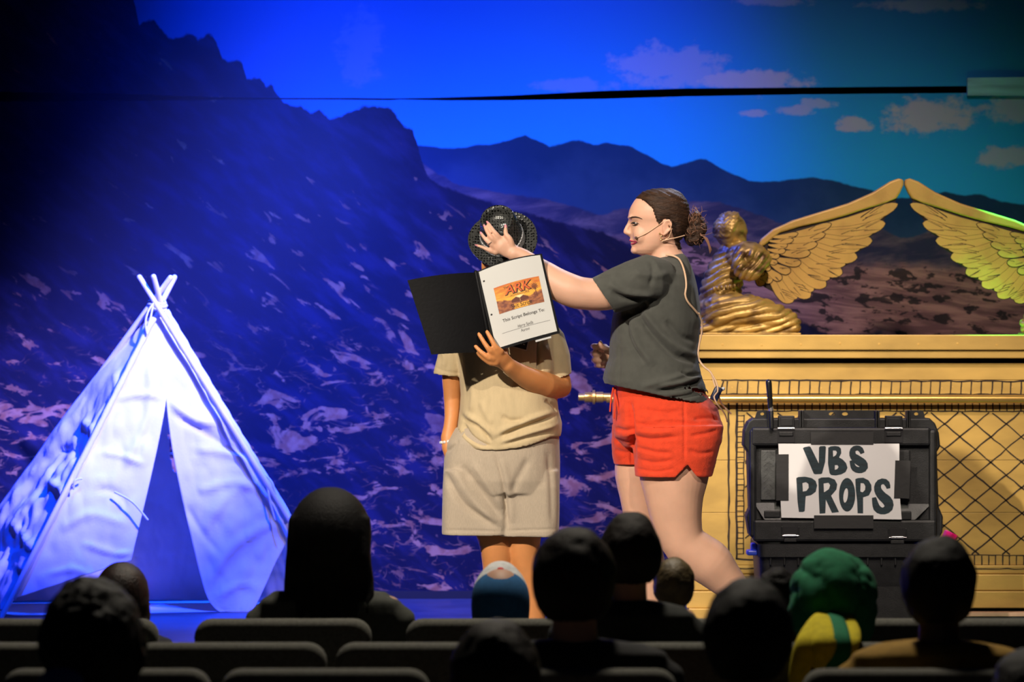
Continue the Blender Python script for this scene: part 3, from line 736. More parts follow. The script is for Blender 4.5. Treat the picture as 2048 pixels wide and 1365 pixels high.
ltr(lambda m: poly(m, [(740, 438), (760, 428), (792, 425), (820, 430), (836, 445), (839, 480), (822, 512), (850, 528), (875, 555), (886, 590), (872, 622), (840, 640), (795, 649), (762, 645), (750, 632), (738, 560)], [[(775, 460), (798, 460), (806, 474), (798, 494), (778, 508)], [(790, 570), (810, 570), (818, 585), (808, 600), (790, 606)]]))
ltr(lambda m: stroke(m, [(1000, 482), (985, 452), (958, 440), (928, 455), (926, 495), (958, 528), (1002, 560), (1010, 592), (975, 608), (935, 592), (914, 535)], [16, 20, 20, 22, 26, 34, 34, 28, 24, 22, 14]))
ltr(lambda m: poly(m, [(498, 668), (515, 660), (565, 658), (615, 668), (645, 690), (656, 725), (645, 772), (610, 798), (570, 806), (566, 860), (562, 918), (550, 925), (518, 925), (508, 850)], [[(545, 706), (572, 699), (590, 712), (592, 742), (575, 765), (548, 770)]]))
ltr(lambda m: poly(m, [(665, 674), (690, 664), (745, 662), (790, 680), (808, 715), (802, 755), (762, 802), (800, 880), (822, 926), (768, 932), (722, 832), (718, 935), (675, 938), (668, 800)], [[(705, 710), (742, 704), (754, 722), (745, 752), (708, 776)]]))
ltr(lambda m: poly(m, [(883 + 62 * math.cos(i * PI / 12) , 795 + 128 * math.sin(i * PI / 12)) for i in range(24)], [[(872 + 17 * math.cos(i * PI / 8) - 6 * math.sin(i * PI / 8), 800 + 55 * math.sin(i * PI / 8)) for i in range(16)]]))
ltr(lambda m: poly(m, [(945, 676), (965, 668), (1005, 665), (1045, 685), (1066, 720), (1068, 760), (1048, 800), (1004, 815), (1004, 936), (962, 935), (958, 840), (948, 760)], [[(985, 706), (1008, 708), (1021, 730), (1018, 758), (1000, 776), (983, 770)]]))
ltr(lambda m: stroke(m, [(1196, 748), (1186, 712), (1158, 692), (1122, 708), (1114, 752), (1142, 800), (1190, 845), (1196, 892), (1155, 918), (1108, 895), (1086, 815)], [14, 22, 22, 24, 28, 34, 38, 34, 26, 28, 16]))
# stick and pink prop standing in the case
stick = MB(); a, b = P(1538, 762, YS + 0.09), P(1547, 1085, YS + 0.26)
stick.tube([a, a.lerp(b, .16)], [0.011, 0.0095], 14); stick.tube([a.lerp(b, .22), a.lerp(b, .5), b], [0.009, 0.009, 0.009], 14)
a2 = P(1538, 762, YS - .012)
st = thing('black_stick', (Cx(300), YS + .05, Cz(1168) - .25), 'slim black stick with a silver tip standing at the corner of the case', 'stick')
m_ = MB(); m_.tube([P(1537.5, 765, YS - .0335), P(1541, 815, YS - .0335)], [0.0118, 0.0098], 16); m_.build('shaft', mat('black_gloss', (0.008, 0.008, 0.009), 0.25), st, smooth=True)
MB().lathe(P(1541.2, 814, YS - .0335), P(1543, 824, YS - .0335) - P(1541.2, 814, YS - .0335), [(0.0095, 0), (0.0095, .016), (.006, .018)], 14).build('silver_tip', STEEL, st, smooth=True, angle=40)
MB().tube([P(1542.6, 824, YS - .0335), P(1543.6, 856, YS - .0335)], [0.0082, 0.0082], 12).build('lower_shaft', PLAST, st, smooth=True)
PINK = mat('pink_plastic', (0.75, 0.012, 0.16), 0.35, var=0.25, scale=30)
pk = MB(); c0 = P(1868, 1140, YS + .22); c1 = P(1903, 1068, YS + .22)
ax = (c1 - c0).normalized()
pk.lathe(c0, ax, [(0.012, 0), (0.012, .05), (0.024, .08), (0.030, .155), (0.026, .16), (0.02, .09)], 8)
pko = pk.build('pink_prop', PINK, smooth=True, angle=30)
tag(pko, 'bright pink flared plastic prop poking out of the storage case', 'prop')
# ------------------------------------------------------------------ play tent
CLOTH = mat('white_canvas', (0.80, 0.79, 0.80), 0.9, var=0.05, scale=8, trans=0.22, bump=0.25, bscale=90)
WOODW = mat('pale_pole_wood', (0.72, 0.66, 0.62), 0.55, var=0.1, scale=10)
ap = P(314, 612, 15.08)
tent = thing('play_tent', (P(300, 1225, 15.1).x, 15.1, STAGE), 'white canvas teepee play tent with open flaps, lit bright blue-white', 'tent')
def pole_pts(bx, by, bY, tx, ty, tY): return [P(bx, by, bY), P(tx, ty, tY)]
def floorY(py): return (EYE - STAGE) * F / (py - CY)
poles = [((2, 1242, floorY(1242)), (349, 555, 15.16)), ((690, 1226, floorY(1226)), (279, 555, 15.02)), ((-135, 1209, floorY(1209)), (341, 556, 15.0)), ((492, 1203, floorY(1203)), (307, 554, 14.98))]
for (bx, by, bY), (tx, ty, tY) in poles:
    a, c = P(bx, by, bY), P(tx, ty, tY); a.z = STAGE + 0.012
    MB().tube([a, a.lerp(c, .5), c], 0.0115, 14).build('pole', WOODW, tent, smooth=True)
def panel(name, Lp, Rp, folds_=(), nu=46, nv=90, amp=0.006, seed=1, m=CLOTH, holes=None):
    """cloth between two boundary polylines of (px, py, Y)"""
    A = np.array(spline(Lp, nv)); B = np.array(spline(Rp, nv)); vs = []
    for i in range(nv):
        for j in range(nu):
            u = j / (nu - 1); q = A[i] * (1 - u) + B[i] * u; vs.append(P(q[0], q[1], q[2]))
    V = np.array([tuple(v) for v in vs])
    faces = [(i * nu + j, i * nu + j + 1, (i + 1) * nu + j + 1, (i + 1) * nu + j) for i in range(nv - 1) for j in range(nu - 1)]
    if holes:
        pq = proj(V); keep = []
        for f in faces:
            c = pq[list(f)].mean(0)
            if not any(x0 < c[0] - (c[1] - y0) * sk < x1 and y0 < c[1] < y1 for x0, x1, y0, y1, sk in holes): keep.append(f)
        faces = keep
    N = normals(V, faces); N[N[:, 1] > 0] *= -1
    uu = np.tile(np.linspace(0, 1, nu), nv); vv = np.repeat(np.linspace(0, 1, nv), nu)
    edge = np.clip(np.minimum(uu, 1 - uu) * 6, 0.15, 1) * np.clip(vv * 2.0, 0, 1)
    V = V + N * (amp * edge * (fbm(V, 7, seed, 3) * 1.3 + 0.8 * np.abs(fbm(V * np.array([1.6, 1, .8]), 11, seed + 3, 2))))[:, None]
    V = folds(V, N, folds_, False)
    o = MB().np(V, faces).build(name, m, tent, smooth=True)
    sl = o.modifiers.new('s', 'SOLIDIFY'); sl.thickness = 0.002; sl.offset = 1
    return o
yFL, yFR, yRL, yRR = floorY(1242), floorY(1226), floorY(1209), floorY(1203)
panel('front_flap', [(308, 632, 15.06), (205, 838, 14.95), (112, 1022, 14.83), (24, 1200, 14.72)], [(322, 618, 15.07), (331, 715, 15.045), (333, 790, 15.022), (322, 860, 14.99), (300, 962, 14.95), (262, 1122, 14.88)],
      [([(300, 720), (295, 830), (250, 930)], 9, .012), ([(160, 1085), (230, 1108), (262, 1105)], 6, .016), ([(200, 905), (240, 912), (290, 930)], 5, .013), ([(230, 800), (270, 790), (325, 795)], 6, .014), ([(120, 1060), (180, 1030), (250, 1050)], 8, .011), ([(190, 980), (230, 985), (260, 1020)], 6, -.012), ([(90, 1150), (150, 1140), (190, 1165)], 7, .012)], amp=0.016, seed=2)
panel('front_flap', [(320, 618, 15.07), (327, 715, 15.046), (332, 800, 15.022), (340, 870, 15.02), (353, 945, 15.03), (378, 1058, 15.05), (412, 1190, 15.07), (440, 1226, 15.08)], [(334, 622, 15.08), (438, 800, 15.1), (520, 936, 15.13), (582, 1040, 15.14), (545, 1140, 15.12), (505, 1226, 15.09)],
      [([(340, 805), (385, 838), (432, 850)], 7, .022), ([(345, 830), (400, 860), (470, 905)], 7, -.012), ([(385, 900), (450, 905), (500, 930)], 8, .014), ([(390, 985), (470, 965), (520, 985)], 8, .016), ([(400, 1080), (440, 1010), (500, 960)], 10, .012), ([(415, 1170), (470, 1090), (560, 1040)], 10, .013), ([(430, 1200), (480, 1170), (520, 1180)], 7, .012), ([(372, 1010), (400, 1060), (440, 1110)], 7, -.012)], amp=0.017, seed=5)
panel('side_wall', [(300, 634, 15.07), (180, 764, 15.17), (52, 938, 15.30), (-82, 1120, 15.43), (-142, 1204, 15.48)], [(309, 640, 15.07), (207, 840, 14.96), (112, 1024, 14.84), (40, 1172, 14.76), (14, 1224, 14.74)],
      [([(90, 960), (130, 990), (135, 1050)], 8, .022), ([(160, 840), (190, 870), (175, 910)], 8, .02), ([(20, 1040), (60, 1090), (80, 1110)], 9, .02), ([(30, 1130), (70, 1160), (20, 1190)], 8, .02), ([(230, 740), (235, 780), (215, 810)], 7, .016), ([(110, 905), (150, 900), (150, 930)], 6, -.016), ([(60, 1000), (40, 1080), (10, 1100)], 7, -.014)], amp=0.03, seed=8)
panel('back_wall', [(302, 632, 15.12), (182, 766, 15.22), (54, 940, 15.35), (-80, 1122, 15.48), (-140, 1204, 15.53)], [(324, 632, 15.14), (370, 760, 15.25), (420, 935, 15.4), (470, 1115, 15.53), (487, 1200, 15.58)], amp=0.012, seed=11, nu=120, nv=120,
      holes=[(336, 351, 872, 904, .12), (339, 353, 911, 945, .25)])
panel('side_wall', [(326, 632, 15.14), (372, 760, 15.25), (422, 935, 15.4), (472, 1115, 15.53), (489, 1200, 15.58)], [(336, 628, 15.12), (440, 802, 15.13), (522, 938, 15.15), (588, 1048, 15.165), (680, 1206, 15.18)], amp=0.012, seed=13)
groundm = MB(); groundm.add([P(30, 1234, floorY(1234)), P(640, 1222, floorY(1222)), P(480, 1204, floorY(1204)), P(-100, 1210, floorY(1210))], [(0, 1, 2, 3)])
for v in groundm.v: v.z = STAGE + 0.004
groundm.build('ground_sheet', CLOTH, tent)
# pole sleeves: stitched bands along the two visible poles
for pts, w in (([(331, 622, 15.055), (436, 800, 15.075), (518, 936, 15.105), (578, 1036, 15.115)], 7), ([(308, 636, 15.03), (205, 840, 14.925), (112, 1024, 14.81), (26, 1198, 14.70)], 6)):
    C = spline(pts, 40)
    MB().tube([P(*c) for c in C], [w * 0.0021 * (1 + .12 * math.sin(i * 2.1)) for i in range(40)], 12, caps=False).build('pole_sleeve', CLOTH, tent, smooth=True)
# knot and ties
kn = MB(); c = P(314, 612, 15.06)
for z, r in ((0.012, .034), (0.0, .038), (-0.014, .035)):
    kn.tube([c + Vector((math.cos(t) * r, math.sin(t) * r, z + .006 * math.sin(t * 2))) for t in np.linspace(0, 2 * PI, 17)], 0.007, 8)
kn.build('knot', CLOTH, tent, smooth=True)
def tie(pts): MB().tube([P(*q) for q in spline(pts, 16)], 0.0045, 8).build('tie', CLOTH, tent, smooth=True)
tie([(308, 606, 15.02), (297, 622, 15.0), (291, 645, 14.99), (294, 668, 14.99)]); tie([(306, 612, 15.02), (300, 640, 15.0), (293, 662, 14.99)])
tie([(163, 958, 14.84), (150, 962, 14.82), (147, 978, 14.82)]); tie([(526, 946, 15.06), (536, 980, 15.05), (541, 1008, 15.05), (550, 1040, 15.06)]); tie([(530, 950, 15.06), (545, 968, 15.05), (552, 1000, 15.05)])
tie([(230, 985, 14.86), (265, 1005, 14.85), (295, 1040, 14.86)])
# ------------------------------------------------------------------ the two people on stage
Y0 = 12.5
U0 = Y0 / F                                    # metres per photo pixel in their plane
def S(x, y, dy=0.0): return Vector(((x - CX) * U0, Y0 + dy, EYE - (y - CY) * U0))
def ring2(y, x0, x1, hd, dyc=0.0, e=2.3, n=44, sag=None):
    """horizontal elliptical ring of cloth between two photo columns"""
    cx, a = (x0 + x1) / 2, (x1 - x0) / 2; out = []
    for j in range(n):
        t = 2 * PI * j / n; c, s = math.cos(t), math.sin(t)
        X = cx + a * math.copysign(abs(c) ** (2 / e), c); D = dyc + hd * math.copysign(abs(s) ** (2 / e), s)
        out.append(S(X, y + (sag(X, D) if sag else 0), D))
    return out
def scale_ring(r, k, dz=0.0):
    c = sum(r, Vector()) / len(r); return [Vector((c.x + (q.x - c.x) * k, c.y + (q.y - c.y) * k, q.z + dz)) for q in r]
def sleeve(mb, pts, radii, ratio=1.0, n=28, depth=0.05, endn=None):
    pts = [Vector(p) for p in pts]; rings = []; m = len(pts); u = Vector((0, 1, 0)); U_ = [1.0]
    for i in range(m):
        t = (pts[min(m - 1, i + 1)] - pts[max(0, i - 1)]).normalized()
        if endn is not None and i == m - 1: t = Vector(endn).normalized()
        uu = (u - t * u.dot(t)).normalized(); w = t.cross(uu)
        rings.append([pts[i] + uu * (math.cos(2 * PI * j / n) * radii[i] * ratio) + w * (math.sin(2 * PI * j / n) * radii[i]) for j in range(n)])
    c = pts[-1]; back = (pts[-2] - pts[-1]).normalized() * depth
    rings.append([c + (q - c) * 0.86 for q in rings[-1]]); rings.append([q + back for q in rings[-1]])
    mb.loft(rings)
def px(*r): return [q * U0 for q in r]
def surf(V, N, x, y, rad=3.0):
    """point of the surface seen at photo pixel (x, y), nearest to the lens"""
    q = proj(V); d = np.hypot(q[:, 0] - x, q[:, 1] - y); k = np.where((d < rad) & (N[:, 1] < 0.2))[0]
    if len(k) == 0: k = np.array([np.argmin(d)])
    i = k[np.argmin(V[k, 1])]; p = V[i]
    return Vector(((x - CX) / F * p[1], p[1], EYE - (y - CY) / F * p[1])), Vector(N[i])
def in_poly(Q, poly):
    x, y = Q[:, 0], Q[:, 1]; r = np.zeros(len(Q), bool); n = len(poly)
    for i in range(n):
        x0, y0 = poly[i]; x1, y1 = poly[(i + 1) % n]
        c = ((y0 > y) != (y1 > y)) & (x < (x1 - x0) * (y - y0) / (y1 - y0 + 1e-12) + x0); r ^= c
    return r
def submesh(V, faces, keep):
    fs = [f for f in faces if all(keep[i] for i in f)]; used = sorted({i for f in fs for i in f}); mp = {a: b for b, a in enumerate(used)}
    return V[used], [tuple(mp[i] for i in f) for f in fs]

SKIN_W = mat('fair_skin', (0.74, 0.425, 0.29), 0.5, var=0.06, scale=14, sss=0.12, bump=0.05, bscale=500)
SKIN_B = mat('tan_skin', (0.70, 0.285, 0.095), 0.48, var=0.08, scale=14, sss=0.10, bump=0.05, bscale=500)
TEE = mat('cream_cotton', (0.64, 0.50, 0.29), 0.92, var=0.06, scale=60, bump=0.35, bscale=700, sheen=0.15, stretch=(1, 1, 0.3))
SWEAT = mat('beige_jersey', (0.53, 0.435, 0.325), 0.95, var=0.09, scale=240, bump=0.4, bscale=600, sheen=0.2, stretch=(2.5, 1, 0.3))
GREY = mat('charcoal_cotton', (0.074, 0.076, 0.066), 0.95, var=0.10, scale=40, bump=0.3, bscale=600, sheen=0.12)
ORANGE = mat('orange_linen', (0.80, 0.055, 0.010), 0.85, var=0.10, scale=45, bump=0.5, bscale=380, sheen=0.15)
SHOE = mat('white_shoe', (0.5, 0.5, 0.5), 0.7)
HAIR_W = mat('brown_hair', (0.060, 0.028, 0.013), 0.55, col2=(0.018, 0.009, 0.005), scale=16, bump=0.9, bscale=60, stretch=(1.2, 3, 6), spec=0.35)
HAIR_K = mat('black_hair', (0.007, 0.006, 0.006), 0.6, bump=0.7, bscale=90, stretch=(4, 4, 0.6), spec=0.22)

def finger(mb, pts, r0, r1, n=14):
    C = spline(pts, 9); mb.tube([S(*c) for c in C], [(r0 + (r1 - r0) * i / 8) * U0 for i in range(9)], n)
def shoe(root, heel, toe, h=0.085, w=0.046):
    """simple trainer from heel to toe (points on the floor)"""
    heel, toe = Vector(heel), Vector(toe); d = (toe - heel); L = d.length; d.normalize(); sd = Vector((-d.y, d.x, 0)).normalized(); up = d.cross(sd) if d.cross(sd).z > 0 else sd.cross(d)
    rings = []
    for t, ww, hh in ((-.06, .5, .6), (0, .8, 1.0), (.2, .88, 1.02), (.42, .85, .86), (.65, 1.0, .62), (.85, .95, .48), (.98, .62, .38), (1.03, .3, .25)):
        c = heel + d * L * t; rings.append([c + sd * (w * ww * math.copysign(abs(math.cos(a)) ** .7, math.cos(a))) + up * (h * hh * (0.5 + 0.5 * math.copysign(abs(math.sin(a)) ** .7, math.sin(a)))) for a in np.linspace(0, 2 * PI, 17)[:-1]])
    o = MB().loft(rings).build('shoe', SHOE, root, smooth=True)
    MB().loft([[q - up * 0.004 * 0 + (q - (heel + d * L * .5)) * 0.02 for q in r] for r in [[Vector((heel + d * L * t) + sd * w * ww * 1.03 * s_ + up * hh) for s_, hh in ((1, 0), (1, .018), (-1, .018), (-1, 0))] for t, ww in ((-.05, .6), (.1, .85), (.5, .9), (.8, 1.0), (1.0, .6))]]).build('sole', SHOE, o)

# ---------------- boy
boy = thing('person', S(1015, 1338.5), 'person in cream tee and beige shorts hiding behind an open black folder', 'person', 'performers on stage')
b = MB()
b.ell(S(1006, 524, .02), (0.069, 0.088, 0.100), Matrix.Rotation(math.radians(18), 3, 'X'))
b.ell(S(1006, 558, -.025), (0.052, 0.05, 0.045)); b.ell(S(1006, 535, -.075), (0.012, 0.016, 0.02))
for s_ in (-1, 1): b.ell(S(1006 + s_ * 39, 532, .02), (0.008, 0.020, 0.028))
b.tube([S(1005, 560, .02), S(1005, 600, .02), S(1005, 640, .01)], px(29, 29, 36), 18)
b.tube([S(1005, 650, .01), S(1008, 740, .01), S(1010, 860, .01)], px(70, 72, 80), 20, ratio=0.7, side=(1, 0, 0))
b.tube([S(938, 664, .01), S(1005, 648, .01), S(1075, 664, .01)], px(20, 32, 20), 16)
# arm with hand in pocket
b.tube([S(*c) for c in spline([(915, 660, .0), (903, 715, .005), (904, 790, .01), (903, 840, -.005), (897, 880, -.02), (905, 915, -.03), (918, 950, -.035)], 16)], [q[0] * U0 for q in spline([(25,), (22,), (20.5,), (19,), (14,), (16,), (12,)], 16)], 32)
# arm holding the folder
b.tube([S(*c) for c in spline([(1096, 682, .0), (1108, 722, .0), (1117, 765, -.02)], 8)], [q[0] * U0 for q in spline([(19,), (23,), (25,)], 8)], 32)
b.tube([S(*c) for c in spline([(1121, 774, -.02), (1096, 773, -.08), (1060, 758, -.15), (1032, 742, -.20), (1016, 730, -.235)], 14)], [q[0] * U0 for q in spline([(22.5,), (27,), (25.5,), (19,), (15.5,)], 14)], 32)
# palm and fingers
b.tube([S(1018, 732, -.235), S(1003, 718, -.262), S(990, 708, -.283)], px(15.5, 17, 15), 16, ratio=0.62, side=(0.7, 0, 0.72))
b.tube([S(1006, 724, -.25), S(992, 720, -.275), S(982, 716, -.287)], px(13, 13, 9), 14, ratio=0.7, side=(0.7, 0, 0.72))
finger(b, [(1003, 703, -.285), (992, 694, -.297), (984, 680, -.296), (975, 664.5, -.289)], 6.2, 4.3)
finger(b, [(992, 708, -.285), (981, 701, -.302), (970, 686, -.302), (959.5, 669, -.293)], 6.2, 4.3)
finger(b, [(990, 718, -.283), (979, 716, -.298), (965, 705, -.300), (953, 693, -.292)], 5.8, 4.2)
finger(b, [(993, 727, -.278), (982, 726, -.286), (968, 717, -.288), (957, 706, -.283)], 5.4, 4.0)
finger(b, [(1010, 720, -.245), (1010, 700, -.238), (1004, 684, -.236), (996, 672, -.240)], 7.0, 5.0)      # thumb behind the folder
# legs
b.tube([S(*c) for c in spline([(966, 960, .0), (980, 1030, -.01), (993, 1090, -.015), (996, 1150, .0), (1000, 1230, .02), (1002, 1318, .02)], 18)], [q[0] * U0 for q in spline([(46,), (38,), (29,), (27,), (22,), (15,)], 18)], 32)
b.tube([S(*c) for c in spline([(1062, 960, .0), (1052, 1030, -.01), (1046, 1090, -.015), (1056, 1150, .0), (1069, 1230, .02), (1072, 1318, .02)], 18)], [q[0] * U0 for q in spline([(46,), (38,), (29,), (26,), (17.5,), (14,)], 18)], 32)
for x in (1002, 1072): b.tube([S(x, 1318, .02), S(x, 1326, -.04), S(x, 1331, -.1)], px(16, 15, 9), 14)
V, fc, N = remesh(b, 0.0040, 7)
MB().np(V, fc).build('body', SKIN_B, boy, smooth=True)
BV, BN = V, N
hb = MB(); hb.ell(S(1006, 518, .035), (0.071, 0.090, 0.088), Matrix.Rotation(math.radians(18), 3, 'X')); Vh, fh, Nh = remesh(hb, 0.006, 2)
kp = (Vh[:, 1] > Y0 - 0.005 - (EYE - (498 - CY) * U0 - Vh[:, 2]) * -0.6) | (Vh[:, 2] > EYE - (478 - CY) * U0)
Vh, fh = submesh(Vh, fh, kp); MB().np(Vh, fh).build('hair', HAIR_K, boy, smooth=True)
for x, y in ((988, 527), (1024, 527)):
    MB().ell(S(x, y, -.075), (.011, .008, .006), n=12, m=8).build('eye', M['black'], boy, smooth=True)
# tee
t = MB(); hem = lambda k: (lambda X, D: k * (26 * max(0, 1 - ((X - 985) / 118) ** 2) - 0.0))
rr = [ring2(604, 968, 1044, .062, .015), ring2(618, 950, 1062, .075, .012), ring2(634, 922, 1092, .092, .008), ring2(655, 903, 1112, .11, .0), ring2(690, 908, 1112, .125, -.01), ring2(740, 918, 1113, .135, -.015), ring2(790, 922, 1114, .142, -.02), ring2(820, 920, 1117, .147, -.02), ring2(845, 915, 1124, .150, -.02, sag=hem(.5)), ring2(862, 910, 1124, .149, -.02, sag=hem(.9)), ring2(873, 907, 1122, .148, -.02, sag=hem(1.0))]
rr.append(scale_ring(rr[-1], .95, 0.001)); rr.append(scale_ring(rr[-1], 1.0, 0.05))
t.loft(rr)
sleeve(t, [S(935, 650, 0), S(918, 678, 0), S(905, 712, .0), S(895, 750, -.002)], px(27, 29, 29, 28.5), 0.95, endn=(-0.10, 0.1, -1.0))
sleeve(t, [S(1078, 650, 0), S(1098, 680, -.005), S(1107, 715, -.012), S(1111, 757, -.02)], px(27, 32, 34, 34), 0.95, endn=(0.32, 0.10, -1.0))
V, fc, N = remesh(t, 0.0042, 3)
V = V + N * (fbm(V * np.array([1, 1, .7]), 16, 4, 2) * 0.0022)[:, None]
V = folds(V, N, [([(922, 828), (931, 842), (954, 852), (978, 877), (982, 888)], 4.5, -.013), ([(930, 826), (950, 843), (980, 865), (990, 880)], 6, .010),
                 ([(996, 876), (1029, 861), (1071, 846), (1110, 833)], 4.5, -.016), ([(994, 868), (1029, 852), (1071, 836), (1108, 824)], 6, .010), ([(1002, 832), (1022, 842), (1052, 840)], 5, -.008),
                 ([(1005, 884), (1054, 868), (1115, 850)], 4, .010), ([(1000, 892), (1054, 877), (1116, 862)], 3.5, -.006), ([(924, 842), (938, 869), (961, 887), (984, 893)], 4, -.011), ([(916, 850), (930, 876), (955, 893), (978, 899)], 4, .006),
                 ([(1082, 668), (1079, 700), (1080, 755)], 4, -.022), ([(1090, 690), (1098, 720), (1100, 748)], 7, .006), ([(944, 760), (946, 800), (942, 826)], 6, .006), ([(1090, 800), (1108, 812), (1116, 824)], 4, -.012),
                 ([(870, 734), (890, 743), (925, 748)], 2, -.003), ([(1078, 742), (1110, 750), (1145, 760)], 2, -.003), ([(884, 700), (890, 720), (886, 736)], 5, .005), ([(960, 800), (970, 825), (985, 850)], 6, .005)])
tee_o = MB().np(V, fc).build('tee_shirt', TEE, boy, smooth=True)
TV, TN = V, N
# dark chest print on the tee, partly under the folder
MB().np(*[(lambda g: (g[0], g[1]))(((lambda A: ([tuple(surf(TV, TN, x, y, 4)[0] + Vector((0, -.0035, 0))) for x, y in A], [(0, 1, 2, 3)])))([(1018, 672), (1056, 682), (1052, 700), (1016, 690)]))][0]).build('chest_print', mat('shirt_print', (0.012, 0.012, 0.014), 0.7), tee_o)
def on_tee(m, pts, w):
    for (x0, y0), (x1, y1) in zip(pts[:-1], pts[1:]):
        a, c = surf(TV, TN, x0, y0, 4)[0], surf(TV, TN, x1, y1, 4)[0]; m.tube([a + Vector((0, -.004, 0)), c + Vector((0, -.004, 0))], w, 6)
pm = MB(); on_tee(pm, [(1016, 691.5), (1053, 702), (1057, 683)], .0012); pm.build('print_border', PAPER, tee_o)
pm = MB(); on_tee(pm, [(1030, 684), (1033, 685)], .0018); on_tee(pm, [(1040, 687), (1043, 688)], .0018); on_tee(pm, [(1047, 689), (1049, 689.5)], .0016); pm.build('print_marks', PAPER, tee_o)
# shorts
t = MB()
rr = [ring2(855, 912, 1118, .138, -.012), ring2(885, 893, 1119, .145, -.012), ring2(920, 888, 1120, .15, -.01), ring2(960, 886, 1120, .15, -.008), ring2(985, 888, 1118, .14, -.005), ring2(1000, 940, 1070, .09, 0)]
t.loft(rr)
def leg_cloth(m, spec, dyc=0.0, e=2.4):
    r = [ring2(y, a, c, h, dyc, e) for y, a, c, h in spec]; r.append(scale_ring(r[-1], .94, 0.0)); r.append(scale_ring(r[-1], .97, 0.07)); m.loft(r)
leg_cloth(t, [(940, 888, 1000, .12), (975, 885, 1022, .128), (1010, 884, 1022, .125), (1045, 884, 1020, .12), (1069, 884, 1018, .118)], -.014, 4.0)
leg_cloth(t, [(940, 1000, 1118, .12), (975, 992, 1119, .128), (1010, 994, 1119, .125), (1045, 996, 1118, .12), (1072, 998, 1117, .118)], -.002, 4.0)
V, fc, N = remesh(t, 0.0045, 4)
V = V + N * (fbm(V * np.array([1, 1, .5]), 10, 6, 2) * 0.003)[:, None]
V = folds(V, N, [([(886, 940), (926, 1007), (980, 1046), (1006, 1062)], 7, -.013), ([(921, 930), (965, 988), (1006, 1041)], 8, -.012), ([(905, 935), (945, 1000), (995, 1050)], 8, .010), ([(989, 905), (1003, 950), (1011, 1000), (1016, 1062)], 4, -.010), ([(1000, 915), (1018, 980), (1024, 1050)], 9, .008),
                 ([(945, 925), (985, 985), (1006, 1020)], 7, .009), ([(1060, 915), (1035, 960), (1022, 990)], 8, -.007), ([(1095, 900), (1102, 960), (1105, 1050)], 6, -.006), ([(890, 905), (908, 893), (918, 880)], 3, -.006), ([(886, 1061), (950, 1062), (1010, 1064)], 2, -.003), ([(1014, 1062), (1060, 1061), (1116, 1059)], 2, -.003)])
MB().np(V, fc).build('shorts', SWEAT, boy, smooth=True)
br = MB()
for i in range(12):
    a = 2 * PI * i / 12; br.ell(S(897, 882, -.02) + Vector((math.cos(a) * .0255, math.sin(a) * .0255, .004 * math.cos(a) - .002)), (.0062,) * 3, n=10, m=6)
br.build('bead_bracelet', mat('clear_beads', (0.8, 0.8, 0.8), 0.15), boy, smooth=True)
shoe(boy, S(1002, 1338, .06), S(1000, 1338, -.17)); shoe(boy, S(1072, 1338, .06), S(1076, 1338, -.17))

# ---------------- folder with script
FOLD = mat('black_vinyl', (0.004, 0.004, 0.005), 0.5, var=0.3, scale=6, bump=0.1, bscale=90, spec=0.2)
folder = thing('ring_folder', S(985, 709, -.27), 'open black folder with a white script cover page, held over the face', 'folder')
def fold_pt(panel):
    """(u right, v down) on a folder side -> point"""
    if panel == 'L': c = ((820, 564), (951, 548), (979, 704), (867, 709)); d = (-.315, -.252, -.262, -.325); bow = -3.0
    else: c = ((954, 547), (1083, 511), (1118, 667), (990, 704)); d = (-.255, -.235, -.250, -.268); bow = -6.0
    def f(u, v, off=0.0):
        x = (c[0][0] * (1 - u) + c[1][0] * u) * (1 - v) + (c[3][0] * (1 - u) + c[2][0] * u) * v
        y = (c[0][1] * (1 - u) + c[1][1] * u) * (1 - v) + (c[3][1] * (1 - u) + c[2][1] * u) * v
        dd = (d[0] * (1 - u) + d[1] * u) * (1 - v) + (d[3] * (1 - u) + d[2] * u) * v
        k = 4 * u * (1 - u) * (1 if u > .5 else 1.0)
        return S(x, y + bow * k * (1 - .8 * v), dd - 0.010 * k * (1 - .4 * v) + off)
    return f
def sheet(f, off0, off1, u0=0, u1=1, v0=0, v1=1, n=14):
    m = MB(); nn = n + 1
    for o in (off0, off1): m.v.extend([f(u0 + (u1 - u0) * i / n, v0 + (v1 - v0) * j / n, o) for j in range(nn) for i in range(nn)])
    q = nn * nn
    for j in range(n):
        for i in range(n):
            a = j * nn + i; m.f.append((a, a + 1, a + nn + 1, a + nn)); m.f.append((q + a, q + a + nn, q + a + nn + 1, q + a + 1))
    for i in range(n):
        for a, c in ((i, i + 1), (n * nn + i, n * nn + i + 1), (i * nn, (i + 1) * nn), (i * nn + n, (i + 1) * nn + n)): m.f.append((a, c, q + c, q + a))
    m.m = [0] * len(m.f); return m
fL, fR = fold_pt('L'), fold_pt('R')
sheet(fL, 0, .003).build('cover', FOLD, folder, smooth=True, angle=40); sheet(fR, 0, .003).build('cover', FOLD, folder, smooth=True, angle=40)
MB().tube([fL(1, 0) + Vector((.004, .002, 0)), fL(1, .5) + Vector((.006, .002, 0)), fL(1, 1) + Vector((.008, .002, 0))], .0075, 10).build('spine', FOLD, folder, smooth=True)
PAGE = mat('script_paper', (0.66, 0.66, 0.635), 0.8, var=0.03, scale=4)
page = sheet(fR, -.0022, -.0008, .035, .965, .015, .968).build('script_page', PAGE, folder, smooth=True, angle=40)
sheet(fR, .0035, .0045, .62, .86, .86, 1.03, 4).build('loose_sheet', PAPER, folder)
def pg(u, v, off): return fR(.035 + .93 * u, .015 + .953 * v, -.0022 + off)
def page_geo(name, vs, fs, m, off, parent=page):
    o = MB().add([pg(x, y, off) for x, y in vs], fs).build(name, m, parent); return o
